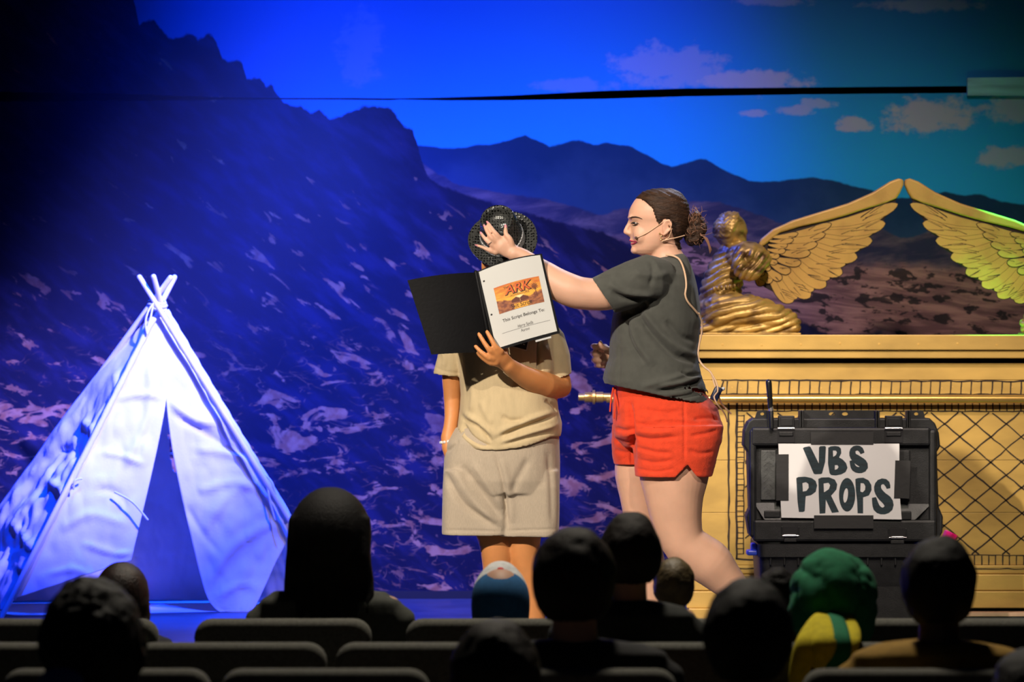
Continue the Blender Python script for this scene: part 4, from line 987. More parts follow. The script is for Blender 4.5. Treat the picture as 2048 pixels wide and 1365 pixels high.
def prect(name, u0, u1, v0, v1, m, off, n=8):
    vs = [(u0 + (u1 - u0) * i / n, v0 + (v1 - v0) * j / 4) for j in range(5) for i in range(n + 1)]
    return page_geo(name, vs, [(j * (n + 1) + i, j * (n + 1) + i + 1, (j + 1) * (n + 1) + i + 1, (j + 1) * (n + 1) + i) for j in range(4) for i in range(n)], m, off)
# printed picture: orange sunset, dark hills, palm, title
pic_m = bpy.data.materials.new('printed_sunset'); pic_m.use_nodes = True; E.nt = pic_m.node_tree
g_ = E.nt.nodes.new('ShaderNodeUVMap'); sp_ = E.nt.nodes.new('ShaderNodeSeparateXYZ'); E.nt.links.new(g_.outputs[0], sp_.inputs[0])
pu, pv = E(sp_.outputs['X']), E(sp_.outputs['Y'])
sky = mixc((0.62, 0.14, 0.03), (0.95, 0.50, 0.06), (nz(vec3(pu * 1.5, pv * 5), 2.0, 4) + pv * 0.5).step(.35, .95))
hill = mixc((0.20, 0.06, 0.04), (0.45, 0.16, 0.06), nz(vec3(pu * 2, pv * 2), 5, 4).step(.35, .65))
edge_ = (pu - .5).abs() * -0.45 + 0.72 + (nz(vec3(pu * 3, 0.3), 3, 3) - .5) * .25
colr = mixc(sky, hill, (pv - edge_).step(-.02, .03))
dx, dy = pu - .5, (pv - .55) * .6
colr = mixc(colr, (1.0, 0.85, 0.45), E.op('POWER', dx * dx + dy * dy, .5).step(.14, .0))
E.nt.links.new(colr.k, E.nt.nodes['Principled BSDF'].inputs['Base Color']); E.nt.nodes['Principled BSDF'].inputs['Roughness'].default_value = .6
PU0, PU1, PV0, PV1 = .165, .905, .265, .60
pic = prect('cover_picture', PU0, PU1, PV0, PV1, pic_m, -.0003)
uvl = pic.data.uv_layers.new(name='UVMap'); n9 = 9
for lp in pic.data.loops:
    i = lp.vertex_index; uvl.data[lp.index].uv = ((i % n9) / 8, (i // n9) / 4)
def pp(a, c): return PU0 + (PU1 - PU0) * a, PV0 + (PV1 - PV0) * c
PRINT = mat('black_print', (0.012, 0.008, 0.006), 0.6); BRN = mat('brown_print', (0.14, 0.04, 0.025), 0.6); ORG = mat('orange_print', (0.90, 0.42, 0.05), 0.6); RED = mat('red_print', (0.70, 0.13, 0.03), 0.6)
def page_text(name, body, u, v, size, m, off, shear=0.0, bold=0.0, asp=1.0, wx=1.0, align='CENTER'):
    vs, fs = text_geo(body, 1.0, shear, bold, align)
    page_geo(name, [(u + x * size * wx, v - y * size * .76 * asp) for x, y in vs], fs, m, off)
page_text('title_shadow', 'ARK', *pp(.50, .40), .20, PRINT, -.0005, shear=.2, bold=.05, asp=1.0, wx=1.05); page_text('title', 'ARK', *pp(.49, .385), .20, RED, -.0007, shear=.2, bold=.012, wx=1.05)
page_text('title', 'THE', *pp(.27, .17), .055, PRINT, -.0006)
prect('banner', *[q for q in (pp(.32, 0)[0], pp(.72, 0)[0])], pp(0, .44)[1], pp(0, .52)[1], ORG, -.0005, 3); page_text('subtitle', 'ADVENTURE', *pp(.52, .512), .055, BRN, -.0007)
prect('banner', pp(.34, 0)[0], pp(.68, 0)[0], pp(0, .80)[1], pp(0, .985)[1], ORG, -.0005, 4); page_text('subtitle', 'Skit Script', *pp(.51, .945), .083, PRINT, -.0008, bold=.006, asp=1.25)
for a, c in ((.40, -1), (.60, 1)):     # two winged shapes in front of the sun
    vs = [pp(a - .1 * c * .9, .76), pp(a + .085 * c, .74), pp(a + .085 * c, .64), pp(a - .02 * c, .56), pp(a - .10 * c, .63)]; page_geo('picture_shape', vs, [(0, 1, 2, 3, 4)], BRN, -.0006)
vs = []; fs = []
for i in range(11):
    t_ = 2 * PI * i / 11; x0, y0 = .86, .34; r_ = .085
    k = len(vs); vs += [pp(x0, y0), pp(x0 + r_ * .6 * math.cos(t_ - .2), y0 + r_ * 1.1 * math.sin(t_ - .2)), pp(x0 + r_ * math.cos(t_), y0 + r_ * 1.8 * math.sin(t_)), pp(x0 + r_ * .6 * math.cos(t_ + .2), y0 + r_ * 1.1 * math.sin(t_ + .2))]; fs.append((k, k + 1, k + 2, k + 3))
k = len(vs); vs += [pp(.855, .36), pp(.87, .36), pp(.885, .72), pp(.87, .72)]; fs.append((k, k + 1, k + 2, k + 3)); page_geo('printed_palm', vs, fs, BRN, -.0006)
page_text('printed_line', 'This Script Belongs To:', .535, .712, .072, PRINT, -.0004, bold=.014, wx=1.02)
prect('ruled_line', .14, .93, .840, .8455, mat('grey_print', (.2, .2, .2), .6), -.0003, 8)
page_text('handwriting', 'Harry Spells', .53, .832, .072, PRINT, -.0005, shear=.12, wx=.72); page_text('handwriting', 'Aarovi', .51, .893, .072, PRINT, -.0005, shear=.05, wx=.72)
for v in (.135, .57): page_geo('punch_hole', [(.045 + .016 * math.cos(i * PI / 6), v + .0125 * math.sin(i * PI / 6)) for i in range(12)], [tuple(range(12))], PRINT, -.0004)

# ---------------- hat
hat_c = S(1006, 480, -.025)
hat = thing('sequin_fedora', hat_c, 'black sequinned fedora with a silver band, pressed down by a hand', 'hat')
seq = bpy.data.materials.new('black_sequins'); seq.use_nodes = True; nt = seq.node_tree; bs = nt.nodes['Principled BSDF']
tc = nt.nodes.new('ShaderNodeTexCoord'); vo = nt.nodes.new('ShaderNodeTexVoronoi'); vo.inputs['Scale'].default_value = 105; vo.inputs['Randomness'].default_value = 0.35
nt.links.new(tc.outputs['Object'], vo.inputs['Vector'])
rp = nt.nodes.new('ShaderNodeValToRGB'); rp.color_ramp.elements[0].position = .28; rp.color_ramp.elements[0].color = (.004, .004, .004, 1); rp.color_ramp.elements[1].position = .46; rp.color_ramp.elements[1].color = (.085, .088, .085, 1)
nt.links.new(vo.outputs['Distance'], rp.inputs[0]); nt.links.new(rp.outputs[0], bs.inputs['Base Color'])
bs.inputs['Metallic'].default_value = .5; bs.inputs['Roughness'].default_value = .26
bpn = nt.nodes.new('ShaderNodeBump'); bpn.inputs['Strength'].default_value = .8; bpn.inputs['Distance'].default_value = .003; nt.links.new(vo.outputs['Distance'], bpn.inputs['Height']); nt.links.new(bpn.outputs[0], bs.inputs['Normal'])
SILV = mat('silver_sequins', (.8, .8, .8), .35, metal=.6, col2=(.25, .25, .25), scale=160, sharp=(.5, .6), bump=.6, bscale=180)
HR = Matrix.Rotation(math.radians(-14), 3, 'Y') @ Matrix.Rotation(math.radians(47), 3, 'X') @ Matrix.Rotation(math.radians(12), 3, 'Z')
def hatp(x, y, z): return hat_c + HR @ Vector((x, y, z))
rings = []
n = 56
for z, r in ((.0, .074), (.03, .073), (.06, .069), (.085, .064), (.102, .0605), (.108, .057), (.108, .052)):
    rings.append([(r, z, j) for j in range(n)])
def crown_pt(r, z, j, k=1.0):
    a = 2 * PI * j / n; c, s = math.cos(a), math.sin(a)
    pinch = math.exp(-((s + 1) / .62) ** 2)                 # front of the crown (towards -y) narrows
    X = r * c * (1 - .52 * pinch * min(1, z / .09)); Yq = r * 1.12 * s
    zz = z - .012 * max(0, -s) * min(1, z / .1)
    return hatp(X * k, Yq * k, zz)
R_ = [[crown_pt(*q) for q in r] for r in rings]
for k, dz in ((.93, -.004), (.84, -.016), (.74, -.027), (.5, -.031), (.25, -.032), (.08, -.032)):
    R_.append([crown_pt(.050, .104 + dz, j, k) for j in range(n)])
MB().loft(R_).build('crown', seq, hat, smooth=True)
br_ = []
def brim_pt(r, j, dz=0):
    a = 2 * PI * j / n; c, s = math.cos(a), math.sin(a); k = (r - .074) / .05
    z = -.004 + k * (.014 * abs(c) ** 2 + .008 * max(0, s) - .006 * max(0, -s))
    return hatp(r * c * .98, r * 1.08 * s, z + dz)
for r, dz in ((.073, 0), (.085, 0), (.100, 0), (.115, .001), (.121, .002), (.121, -.002), (.115, -.003), (.100, -.004), (.073, -.004), (.073, 0)): br_.append([brim_pt(r, j, dz) for j in range(n)])
MB().loft(br_, False).build('brim', seq, hat, smooth=True, angle=50)
bd = []
for r, z in ((.0742, .002), (.0768, .003), (.0766, .026), (.0735, .027)): bd.append([crown_pt(r, z, j) for j in range(n)])
MB().loft(bd, False).build('silver_band', SILV, hat, smooth=True, angle=40)
# ---------------- woman
wom = thing('person', S(1340, 1338.5), 'person in charcoal tee and orange shorts, hair in a bun, reaching for the hat', 'person', 'performers on stage')
b = MB()
hd = [(383, 1306, 1344, 18), (389, 1286, 1357, 32), (398, 1271, 1366, 41), (410, 1263, 1372, 45.5), (422, 1258, 1374, 47), (432, 1256.2, 1374, 46.5), (438, 1257, 1374, 46), (446, 1260.5, 1373, 44), (456, 1261.5, 1370, 42.5), (466, 1261, 1366, 41), (475, 1261.5, 1360, 39.5), (484, 1264.5, 1352, 37), (493, 1267, 1343, 33.5), (501, 1267, 1332, 28), (508, 1273, 1320, 20), (512, 1283, 1310, 10)]
rr = []
for y, x0, x1, hw in hd:
    cx = x0 + (x1 - x0) * .47; ring = []
    for j in range(40):
        t = 2 * PI * j / 40; c, s = math.cos(t), math.sin(t); a = (cx - x0) if c < 0 else (x1 - cx)
        ww = hw * (1 - .10 * max(0, -c)); ring.append(S(cx + a * math.copysign(abs(c) ** .92, c), y, ww * U0 * math.copysign(abs(s) ** .95, s)))
    rr.append(ring)
b.loft(rr)
b.tube([S(1260, 441), S(1257, 450), S(1252.5, 460), S(1250.8, 464.5)], px(3.2, 4.2, 5.2, 4.6), 12)           # nose
b.tube([S(1256, 466), S(1261, 471)], px(5.5, 4), 10)
for s_ in (-1, 1):
    b.ell(S(1258, 466.5, s_ * .008), px(5, 4, 4)); b.ell(S(1284, 470, s_ * .034), px(19, 17, 21)); b.ell(S(1263, 435, s_ * .02), px(8, 14, 4.5))
b.ell(S(1270, 501), px(9, 14, 8)); b.ell(S(1263.5, 480.5), px(5, 11, 3.6)); b.ell(S(1266, 489), px(5, 10, 4))
b.tube([S(1322, 478, .0), S(1330, 505, .0), S(1340, 535, .0)], px(31, 31, 38), 20)                              # neck
for s_ in (-1, 1):                                                                                               # ears
    C = spline([(1327, 468, s_ * .075), (1325, 455, s_ * .079), (1328, 445, s_ * .083), (1336, 442, s_ * .085), (1341, 449, s_ * .085), (1339, 459, s_ * .082), (1332, 467, s_ * .078), (1325, 472, s_ * .075)], 18)
    b.tube([S(*c) for c in C], px(*([2.6] * 18)), 8); b.tube([S(1331, 447, s_ * .076), S(1331, 466, s_ * .072)], px(5, 4), 10)
b.tube([S(1326, 560, 0), S(1314, 620, 0), S(1310, 700, 0), S(1318, 790, 0)], px(50, 66, 66, 78), 32)
b.tube([S(1326, 562, -.12), S(1328, 545, 0), S(1326, 562, .12)], px(22, 34, 22), 24)
# reaching arm
C = spline([(1296, 566, -.155, 28), (1265, 574, -.172, 31), (1215, 590, -.19, 31.5), (1165, 589, -.195, 32), (1138, 582, -.195, 32.5), (1110, 568, -.185, 31), (1086, 550, -.18, 27), (1062, 530, -.178, 20), (1042, 514, -.178, 15.5), (1028, 510, -.178, 15.5)], 30)
b.tube([S(*c[:3]) for c in C], [c[3] * U0 for c in C], 32)
# hand on the hat
b.tube([S(1034, 511, -.178), S(1018, 503, -.180), S(1004, 493, -.181), S(996, 487, -.179)], px(14, 17, 18, 15), 18, ratio=.55, side=(.66, 0, .75))
HF = [[(1003, 484, -.181), (994, 473, -.190), (985, 462, -.186), (977, 450, -.170)], [(995, 489, -.182), (984, 480, -.192), (976, 468, -.188), (970.5, 457, -.174)], [(990, 498, -.180), (979, 489, -.188), (970, 480, -.184), (964, 471, -.170)], [(992, 509, -.176), (979, 504, -.182), (967, 498, -.178), (955.5, 494, -.166)]]
HT = [(1024, 498, -.184), (1020, 482, -.192), (1012, 472, -.190), (1011.5, 459, -.180)]
for i, f_ in enumerate(HF): finger(b, f_, (5.8, 5.9, 5.5, 5.0)[i], (3.5, 3.5, 3.4, 3.2)[i])
finger(b, HT, 7.5, 3.9)
# far arm with curled hand
C = spline([(1318, 585, .155, 26), (1322, 640, .20, 29), (1312, 700, .20, 27), (1268, 714, .165, 24), (1232, 712, .125, 16), (1222, 711, .115, 15)], 20)
b.tube([S(*c[:3]) for c in C], [c[3] * U0 for c in C], 16)
b.tube([S(1226, 711, .115), S(1208, 710, .105)], px(17, 20), 16, ratio=.6, side=(0, 0, 1))
for y, l, r_ in ((693, 1184, 6.4), (707.5, 1183, 6.6), (721, 1185, 6.3), (732, 1190, 5.4)):
    finger(b, [(1212, y + 1, .120), (l + 8, y, .122), (l + 3, y, .095), (l + 7, y + .5, .062), (1200, y + 1.5, .060)], r_, r_ - 1.0)
finger(b, [(1216, 700, .085), (1208, 696, .065), (1202, 690, .052), (1201.5, 685, .05)], 7, 4.4)
# hips and legs
b.tube([S(1325, 800, 0), S(1332, 845, 0)], px(80, 84), 32)
C = spline([(1345, 870, -.085, 50, 70), (1346, 925, -.088, 56, 71), (1346, 955, -.088, 57, 68.5), (1347, 1000, -.088, 52, 57), (1353, 1048, -.086, 46, 49), (1366, 1084, -.084, 42, 44), (1392, 1106, -.078, 42, 45), (1418, 1125, -.07, 43, 46), (1444, 1152, -.06, 36, 38), (1482, 1190, -.05, 25, 26), (1520, 1228, -.045, 17.5, 17.5), (1534, 1246, -.042, 17, 17)], 40)
b.tube([S(*c[:3]) for c in C], [c[3] * U0 for c in C], 36, r2=[c[4] * U0 for c in C])
b.ell(S(1343, 1083, -.09), px(22, 26, 24))
b.tube([S(1535, 1245, -.042), S(1538, 1285, -.045), S(1522, 1322, -.05)], px(17, 16, 9), 14)
C = spline([(1300, 870, .085, 46), (1282, 920, .09, 47), (1279, 950, .09, 48), (1284, 1000, .09, 42), (1290, 1060, .088, 37), (1293, 1100, .085, 34), (1300, 1160, .08, 35), (1303, 1240, .08, 24), (1303, 1318, .08, 16)], 26)
b.tube([S(*c[:3]) for c in C], [c[3] * U0 for c in C], 32)
b.tube([S(1303, 1318, .08), S(1275, 1327, .08), S(1245, 1332, .08)], px(16, 14, 8), 14)
V, fc, N = remesh(b, 0.0036, 6)
q = proj(V)
# eye hollows and the line of the mouth
for s_ in (-1, 1):
    c = np.array(S(1268, 446.5, s_ * .052)); d = np.linalg.norm((V - c) / np.array([.012, .022, .008]), axis=1); V = V - N * (0.0045 * np.exp(-d ** 2))[:, None]
BV, BN = V, N
MB().np(V, fc).build('body', SKIN_W, wom, smooth=True)
def on(V, N, pts, off=0.001, rad=3): return [surf(V, N, x, y, rad)[0] + surf(V, N, x, y, rad)[1] * off for x, y in pts]
LIP = mat('pink_lips', (0.60, 0.07, 0.13), 0.4); DARK = mat('dark_brow', (0.035, 0.017, 0.010), 0.7)
lp = MB()
lp.tube(on(BV, BN, [(1260.4, 481.6), (1263.5, 482.2), (1268, 483.2), (1273, 483.0)], -.0004, 2.2), px(1.1, 1.25, 1.0, .4), 8); lp.tube(on(BV, BN, [(1263.2, 488), (1266, 487.6), (1269.5, 486.4), (1273, 484.2)], -.0004, 2.2), px(1.3, 1.5, 1.2, .4), 8)
lp.tube([S(1260.4, 481.6, .018), S(1259.6, 481.2, 0), S(1260.4, 481.6, -.018)], px(.9, 1.3, .9), 8); lp.tube([S(1263.8, 488, .016), S(1262.8, 487.8, 0), S(1263.8, 488, -.016)], px(.9, 1.5, .9), 8)
lp.build('lips', LIP, wom, smooth=True)
EYEW = mat('eye_white', (.40, .35, .32), .3)
for s_ in (-1, 1):
    e_ = MB().ell(S(1269.6, 447.6, s_ * .0450), px(5.0, 3.4, 2.3), n=14, m=10).build('eye', EYEW, wom, smooth=True)
    MB().ell(S(1267.4, 447.5, s_ * .0476), px(2.7, 2.3, 2.4), n=12, m=8).build('iris', M['black'], e_, smooth=True)
lash = MB(); lash.tube(on(BV, BN, [(1263, 447), (1266, 445.2), (1271, 444.8), (1277.5, 447.5)], .0012, 2.5), px(.8, 1.1, 1.1, .6), 6); lash.tube(on(BV, BN, [(1265, 450.5), (1270, 451.2), (1275.5, 449)], .0008, 2.5), px(.5, .7, .5), 6)
lash.build('eyelashes', M['black'], wom, smooth=True)
bw = MB(); bw.tube(on(BV, BN, [(1259.5, 436), (1264, 434.4), (1271, 434.0), (1278, 435.4), (1284, 438.2)], .0000, 2.5), px(.8, 1.3, 1.3, 1.0, .5), 6); bw.build('eyebrow', DARK, wom, smooth=True)
NAIL = mat('pink_nails', (0.80, 0.30, 0.33), 0.3)
for f_, r_ in zip(HF + [HT], (3.4, 3.4, 3.3, 3.1, 3.7)):
    a, c = Vector(f_[-2]), Vector(f_[-1]); d = (S(*c) - S(*a)).normalized(); e = S(*c) + d * r_ * U0 * .6 + Vector((0, -r_ * U0 * .62, 0))
    rot = d.to_track_quat('Z', 'Y').to_matrix(); MB().ell(e, (r_ * U0 * .78, r_ * U0 * .5, r_ * U0 * 1.35), rot, 10, 7).build('fingernail', NAIL, wom, smooth=True)
fr_ = MB(); c = S(981, 486.5, -.189); d = (S(984, 480, -.19) - S(976, 468, -.188)).normalized()
fr_.lathe(S(979.5, 489.5, -.1885) + d * .0, d, [(.0103, 0), (.0112, .001), (.0103, .002)], 16); fr_.build('finger_ring', STEEL, wom, smooth=True)
# hair: cap following the skull, bun, strands
poly_ = [(1258, 398), (1268, 397.5), (1281, 399), (1292, 406), (1304, 417), (1309, 432), (1312, 442), (1317, 450), (1322, 449), (1327, 440), (1338, 439), (1344, 448), (1342, 462), (1346, 474), (1350, 490), (1356, 500), (1395, 500), (1400, 370), (1250, 370)]
hk = in_poly(proj(V), poly_) & (V[:, 2] > EYE - (505 - CY) * U0) & (proj(V)[:, 0] < 1392) & (np.abs(V[:, 1] - Y0) < .1)
d, _ = seg_dist(proj(V), poly_[:16])
lift = np.clip(d / 14, 0, 1) ** .6 * 5.2 * U0 + .0008
Hn = V + N * lift[:, None]
streak = np.sin((proj(V)[:, 1] - proj(V)[:, 0] * .42) * .9 + fbm(V, 25, 3) * 3) * .0008
Hn = Hn + N * (streak * np.clip(d / 8, 0, 1))[:, None]
Vh, fh = submesh(Hn, fc, hk)
hair = MB().np(Vh, fh).build('hair', HAIR_W, wom, smooth=True)
sl = hair.modifiers.new('s', 'SOLIDIFY'); sl.thickness = .003; sl.offset = -1
bn = MB(); bn.ell(S(1392, 458, 0), px(21, 22, 31)); bn.ell(S(1388, 478, 0), px(18, 18, 15)); bn.ell(S(1378, 462, 0), px(14, 16, 18)); bn.ell(S(1392, 437, 0), px(13, 15, 14))
Vb, fb, Nb = remesh(bn, .004, 3)
Vb = Vb + Nb * (np.sin(np.arctan2(Vb[:, 2] - S(0, 458).z, Vb[:, 0] - S(1388, 0).x) * 5 + fbm(Vb, 30, 2) * 6) * .0032)[:, None]
bun = MB().np(Vb, fb).build('hair_bun', HAIR_W, hair, smooth=True)
HAIR_L = mat('light_hair_strands', (0.20, 0.095, 0.055), 0.5)
rs = random.Random(4); st_ = MB()
for i in range(150):
    a = rs.uniform(-2.4, 1.5); x0, y0 = 1391 + rs.uniform(-14, 10), 456 + rs.uniform(-26, 26); L_ = rs.uniform(8, 26)
    x1, y1 = x0 + math.cos(a) * L_, y0 + math.sin(a) * L_; dd = rs.uniform(-.034, .03); k_ = rs.uniform(-9, 9)
    nx_, ny_ = -math.sin(a) * k_, math.cos(a) * k_
    st_.tube([S(*c) for c in spline([(x0, y0, dd), (x0 + (x1 - x0) * .35 + nx_, y0 + (y1 - y0) * .35 + ny_, dd - .012), (x0 + (x1 - x0) * .7 + nx_ * .8, y0 + (y1 - y0) * .7 + ny_ * .8, dd - .008), (x1, y1, dd)], 8)], px(.55, .6, .6, .55, .5, .45, .35, .25), 4)
for k in range(9):
    st_.tube([S(*c) for c in spline([(1396, 464 + k, -.03), (1407 + k * .7, 476, -.03), (1415 + k * .6, 490 + k * .5, -.028), (1419 + k * .5, 508 - k, -.025)], 8)], px(.8, .8, .8, .75, .7, .6, .5, .3), 4)
st_.build('loose_strands', HAIR_L, hair, smooth=True)
# tee
t = MB()
hemw = lambda X, D: (X - 1210) / 210 * 44
hz_ = lambda k: (lambda X, D: k * hemw(X, D))
rr = [ring2(508, 1306, 1366, .064, .0, sag=lambda X, D: (1336 - X) * .18 + 5), ring2(520, 1296, 1374, .085, sag=lambda X, D: (1336 - X) * .12), ring2(533, 1284, 1382, .125), ring2(550, 1264, 1388, .17), ring2(575, 1246, 1394, .185), ring2(610, 1230, 1400, .185), ring2(640, 1223, 1402, .182), ring2(680, 1220, 1398, .178), ring2(715, 1218, 1395, .180), ring2(742, 1209, 1403, .187, sag=hz_(.25)), ring2(758, 1206, 1416, .192, sag=hz_(.7)), ring2(769, 1210, 1421, .192, sag=hz_(.95))]
rr.append(scale_ring(rr[-1], .955, .001)); rr.append(scale_ring(rr[-1], 1.0, .05)); t.loft(rr)
sleeve(t, [S(1330, 553, -.12), S(1300, 558, -.155), S(1262, 570, -.175), S(1230, 582, -.188), S(1203, 593, -.192)], px(34, 48, 47, 44, 42), 0.92, depth=.06, endn=(-.80, 0, -.55))
sleeve(t, [S(1330, 560, .12), S(1322, 590, .165), S(1320, 640, .195), S(1316, 665, .20)], px(36, 42, 42, 42), 0.95, depth=.05)
V, fc, N = remesh(t, 0.0045, 3)
V = V + N * (fbm(V * np.array([1, 1, .7]), 13, 14, 2) * 0.0025)[:, None]
V = folds(V, N, [([(1272, 622), (1300, 665), (1345, 708), (1396, 726)], 6, -0.0180), ([(1282, 615), (1320, 665), (1363, 702), (1398, 712)], 7, 0.0150), ([(1249, 632), (1260, 683), (1292, 731)], 7, -0.0150), ([(1260, 640), (1275, 690), (1310, 735)], 8, 0.0120), ([(1330, 640), (1363, 672), (1394, 685)], 6, -0.0120),
                 ([(1216, 566), (1249, 586), (1312, 590)], 6, 0.0135), ([(1222, 580), (1255, 598), (1320, 602)], 6, -0.0150), ([(1240, 630), (1258, 628), (1300, 612)], 7, -0.0300), ([(1265, 545), (1300, 552), (1340, 548)], 7, 0.0090),
                 ([(1310, 783), (1363, 776), (1412, 757)], 4, -0.0180), ([(1316, 774), (1363, 766), (1408, 748)], 5, 0.0150), ([(1330, 800), (1380, 792), (1418, 776)], 4, -0.0150), ([(1360, 745), (1385, 752), (1408, 748)], 4, -0.0150), ([(1280, 775), (1330, 762), (1390, 742)], 6, 0.0105), ([(1380, 560), (1388, 600), (1392, 660)], 8, 0.0060),
                 ([(1240, 690), (1238, 730), (1236, 770)], 4, -0.0060), ([(1300, 520), (1306, 540), (1300, 575)], 5, -0.0075), ([(1188, 566), (1210, 600), (1232, 625)], 2, -0.0045)])
wt = MB().np(V, fc).build('tee_shirt', GREY, wom, smooth=True)
WV, WN = V, N
# shorts
t = MB()
rr = [ring2(765, 1230, 1402, .150), ring2(790, 1227, 1412, .158), ring2(815, 1225, 1434, .178), ring2(850, 1225, 1446, .19), ring2(872, 1228, 1442, .185), ring2(895, 1250, 1425, .13)]
t.loft(rr)
sd_ = lambda k: (lambda X, D: k * (10 - 26 * math.exp(-((X - 1369) / 13) ** 2)))
r = [ring2(850, 1250, 1445, .115, -.088), ring2(880, 1262, 1441, .118, -.09), ring2(905, 1265, 1433, .118, -.092), ring2(925, 1267, 1428, .117, -.092, sag=sd_(.4)), ring2(942, 1268, 1421, .116, -.092, sag=sd_(1))]
r.append(scale_ring(r[-1], .95, 0)); r.append(scale_ring(r[-1], 1.0, .05)); t.loft(r)
r = [ring2(850, 1225, 1350, .11, .09), ring2(880, 1224, 1345, .11, .092), ring2(910, 1226, 1340, .105, .092), ring2(931, 1229, 1335, .10, .092)]
r.append(scale_ring(r[-1], .95, 0)); r.append(scale_ring(r[-1], 1.0, .05)); t.loft(r)
V, fc, N = remesh(t, 0.0042, 3)
V = V + N * (fbm(V * np.array([.5, .7, 1.6]), 22, 24, 3) * 0.0035)[:, None]
V = folds(V, N, [([(1266, 870), (1298, 879), (1357, 874)], 4, -.009), ([(1272, 862), (1310, 866), (1350, 862)], 5, .006), ([(1272, 846), (1320, 856), (1360, 852)], 4, -.006), ([(1228, 856), (1250, 862), (1264, 858)], 4, -.009), ([(1228, 880), (1250, 886), (1264, 884)], 4, -.008), ([(1228, 900), (1250, 906), (1264, 903)], 4, -.007),
                 ([(1270, 895), (1310, 905), (1345, 906)], 4, -.007), ([(1272, 918), (1310, 926), (1350, 920)], 4, -.006), ([(1368, 800), (1369, 860), (1369, 926)], 2.5, -.005), ([(1380, 872), (1410, 868), (1438, 860)], 4, -.007), ([(1376, 900), (1400, 908), (1428, 904)], 4, -.006), ([(1258, 800), (1262, 850), (1266, 935)], 5, -.020),
                 ([(1290, 820), (1330, 826), (1360, 822)], 5, -.005), ([(1300, 842), (1340, 838), (1400, 846)], 5, .005), ([(1268, 936), (1310, 944), (1350, 938)], 2, -.004), ([(1385, 840), (1420, 836), (1442, 842)], 4, -.006)])
ws = MB().np(V, fc).build('shorts', ORANGE, wom, smooth=True)
dsr = MB()
for pts in ([(1226, 775, -.06), (1221, 800, -.075), (1219, 822, -.075)], [(1230, 776, -.06), (1229, 805, -.09), (1227, 835, -.088)], [(1226, 777, -.05), (1232, 800, -.095), (1236, 826, -.095)]):
    dsr.tube([S(*c) for c in spline(pts, 8)], .0032, 8); 
dsr.build('drawstring', ORANGE, ws, smooth=True)
# headset microphone, cable and belt pack
WIRE = mat('tan_wire', (0.72, 0.47, 0.30), 0.5)
hs = MB(); hs.tube(on(BV, BN, [(1326, 444), (1318, 450), (1308, 457), (1298, 464), (1285, 471), (1275, 475)], .0018, 3), px(.75, .75, .75, .75, .75, .75), 8)
C = [S(1322, 484, -.066), S(1335, 480, -.074), S(1350, 477, -.068), S(1368, 472, -.045)]; hs.tube([Vector(c) for c in spline(C, 10)], px(*([1.1] * 10)), 8)
hs.tube(on(BV, BN, [(1340, 450), (1343, 460), (1338, 474), (1325, 483)], .003, 4), px(1.1, 1.1, 1.1, 1.1), 8)
hso = hs.build('headset_microphone', WIRE, wom, smooth=True)
MB().ell(surf(BV, BN, 1272, 476, 3)[0] + Vector((0, -.004, 0)), px(3, 2.8, 3), n=12, m=8).build('mic_tip', mat('mic_foam', (0.10, 0.06, 0.045), 0.9), hso, smooth=True)
er = MB()
for x, y in ((1318, 470), (1321, 475), (1320.5, 481)): er.ell(surf(BV, BN, x + 4, y - 2, 4)[0] + Vector((-.004, -.004, 0)), px(2.1, 2.1, 2.6), n=10, m=7)
er.build('earring', mat('gold_jewel', (.85, .6, .3), .2, metal=.8), wom, smooth=True)
cab = MB(); cp_ = [(1333, 512), (1346, 514), (1357, 520), (1364, 533), (1369, 552), (1371, 572), (1369, 590), (1374, 604), (1384, 616), (1394, 628)]
cab.tube([Vector(c) for c in spline(on(WV, WN, cp_, .004, 4), 26)], px(*([2.0] * 26)), 8)
cab.tube([S(*c) for c in spline([(1394, 628, -.125), (1401, 645, -.10), (1401, 665, -.085), (1396, 690, -.08), (1394, 715, -.085), (1404, 733, -.11), (1418, 745, -.12), (1424, 765, -.13), (1432, 790, -.14), (1440, 808, -.12), (1458, 826, -.10)], 34)], px(*([1.9] * 34)), 8)
cab.tube([S(*c) for c in spline([(1418, 745, -.12), (1428, 765, -.15), (1430, 782, -.17), (1422, 792, -.19), (1428, 806, -.19), (1444, 826, -.15), (1450, 842, -.12)], 20)], px(*([1.5] * 20)), 8)
cab.build('microphone_cable', WIRE, hso, smooth=True)
pk_ = thing('belt_pack', S(1423, 800, -.10), 'small dark radio microphone pack clipped at the back of orange shorts', 'belt pack')
MB().rbox(S(1428, 787, -.135), (.026, .055, .05), .005, Matrix.Rotation(math.radians(25), 3, 'Y')).build('pack_body', mat('navy_plastic', (.008, .012, .05), .4), pk_, smooth=True, angle=40)
MB().tube([S(1436, 780, -.135), S(1442, 777, -.135)], px(3.6, 3.6), 10).build('plug', PAPER, pk_, smooth=True)
shoe(wom, S(1322, 1338, .08), S(1225, 1338, .08)); shoe(wom, S(1556, 1278, -.045), S(1520, 1336, -.05), .075)
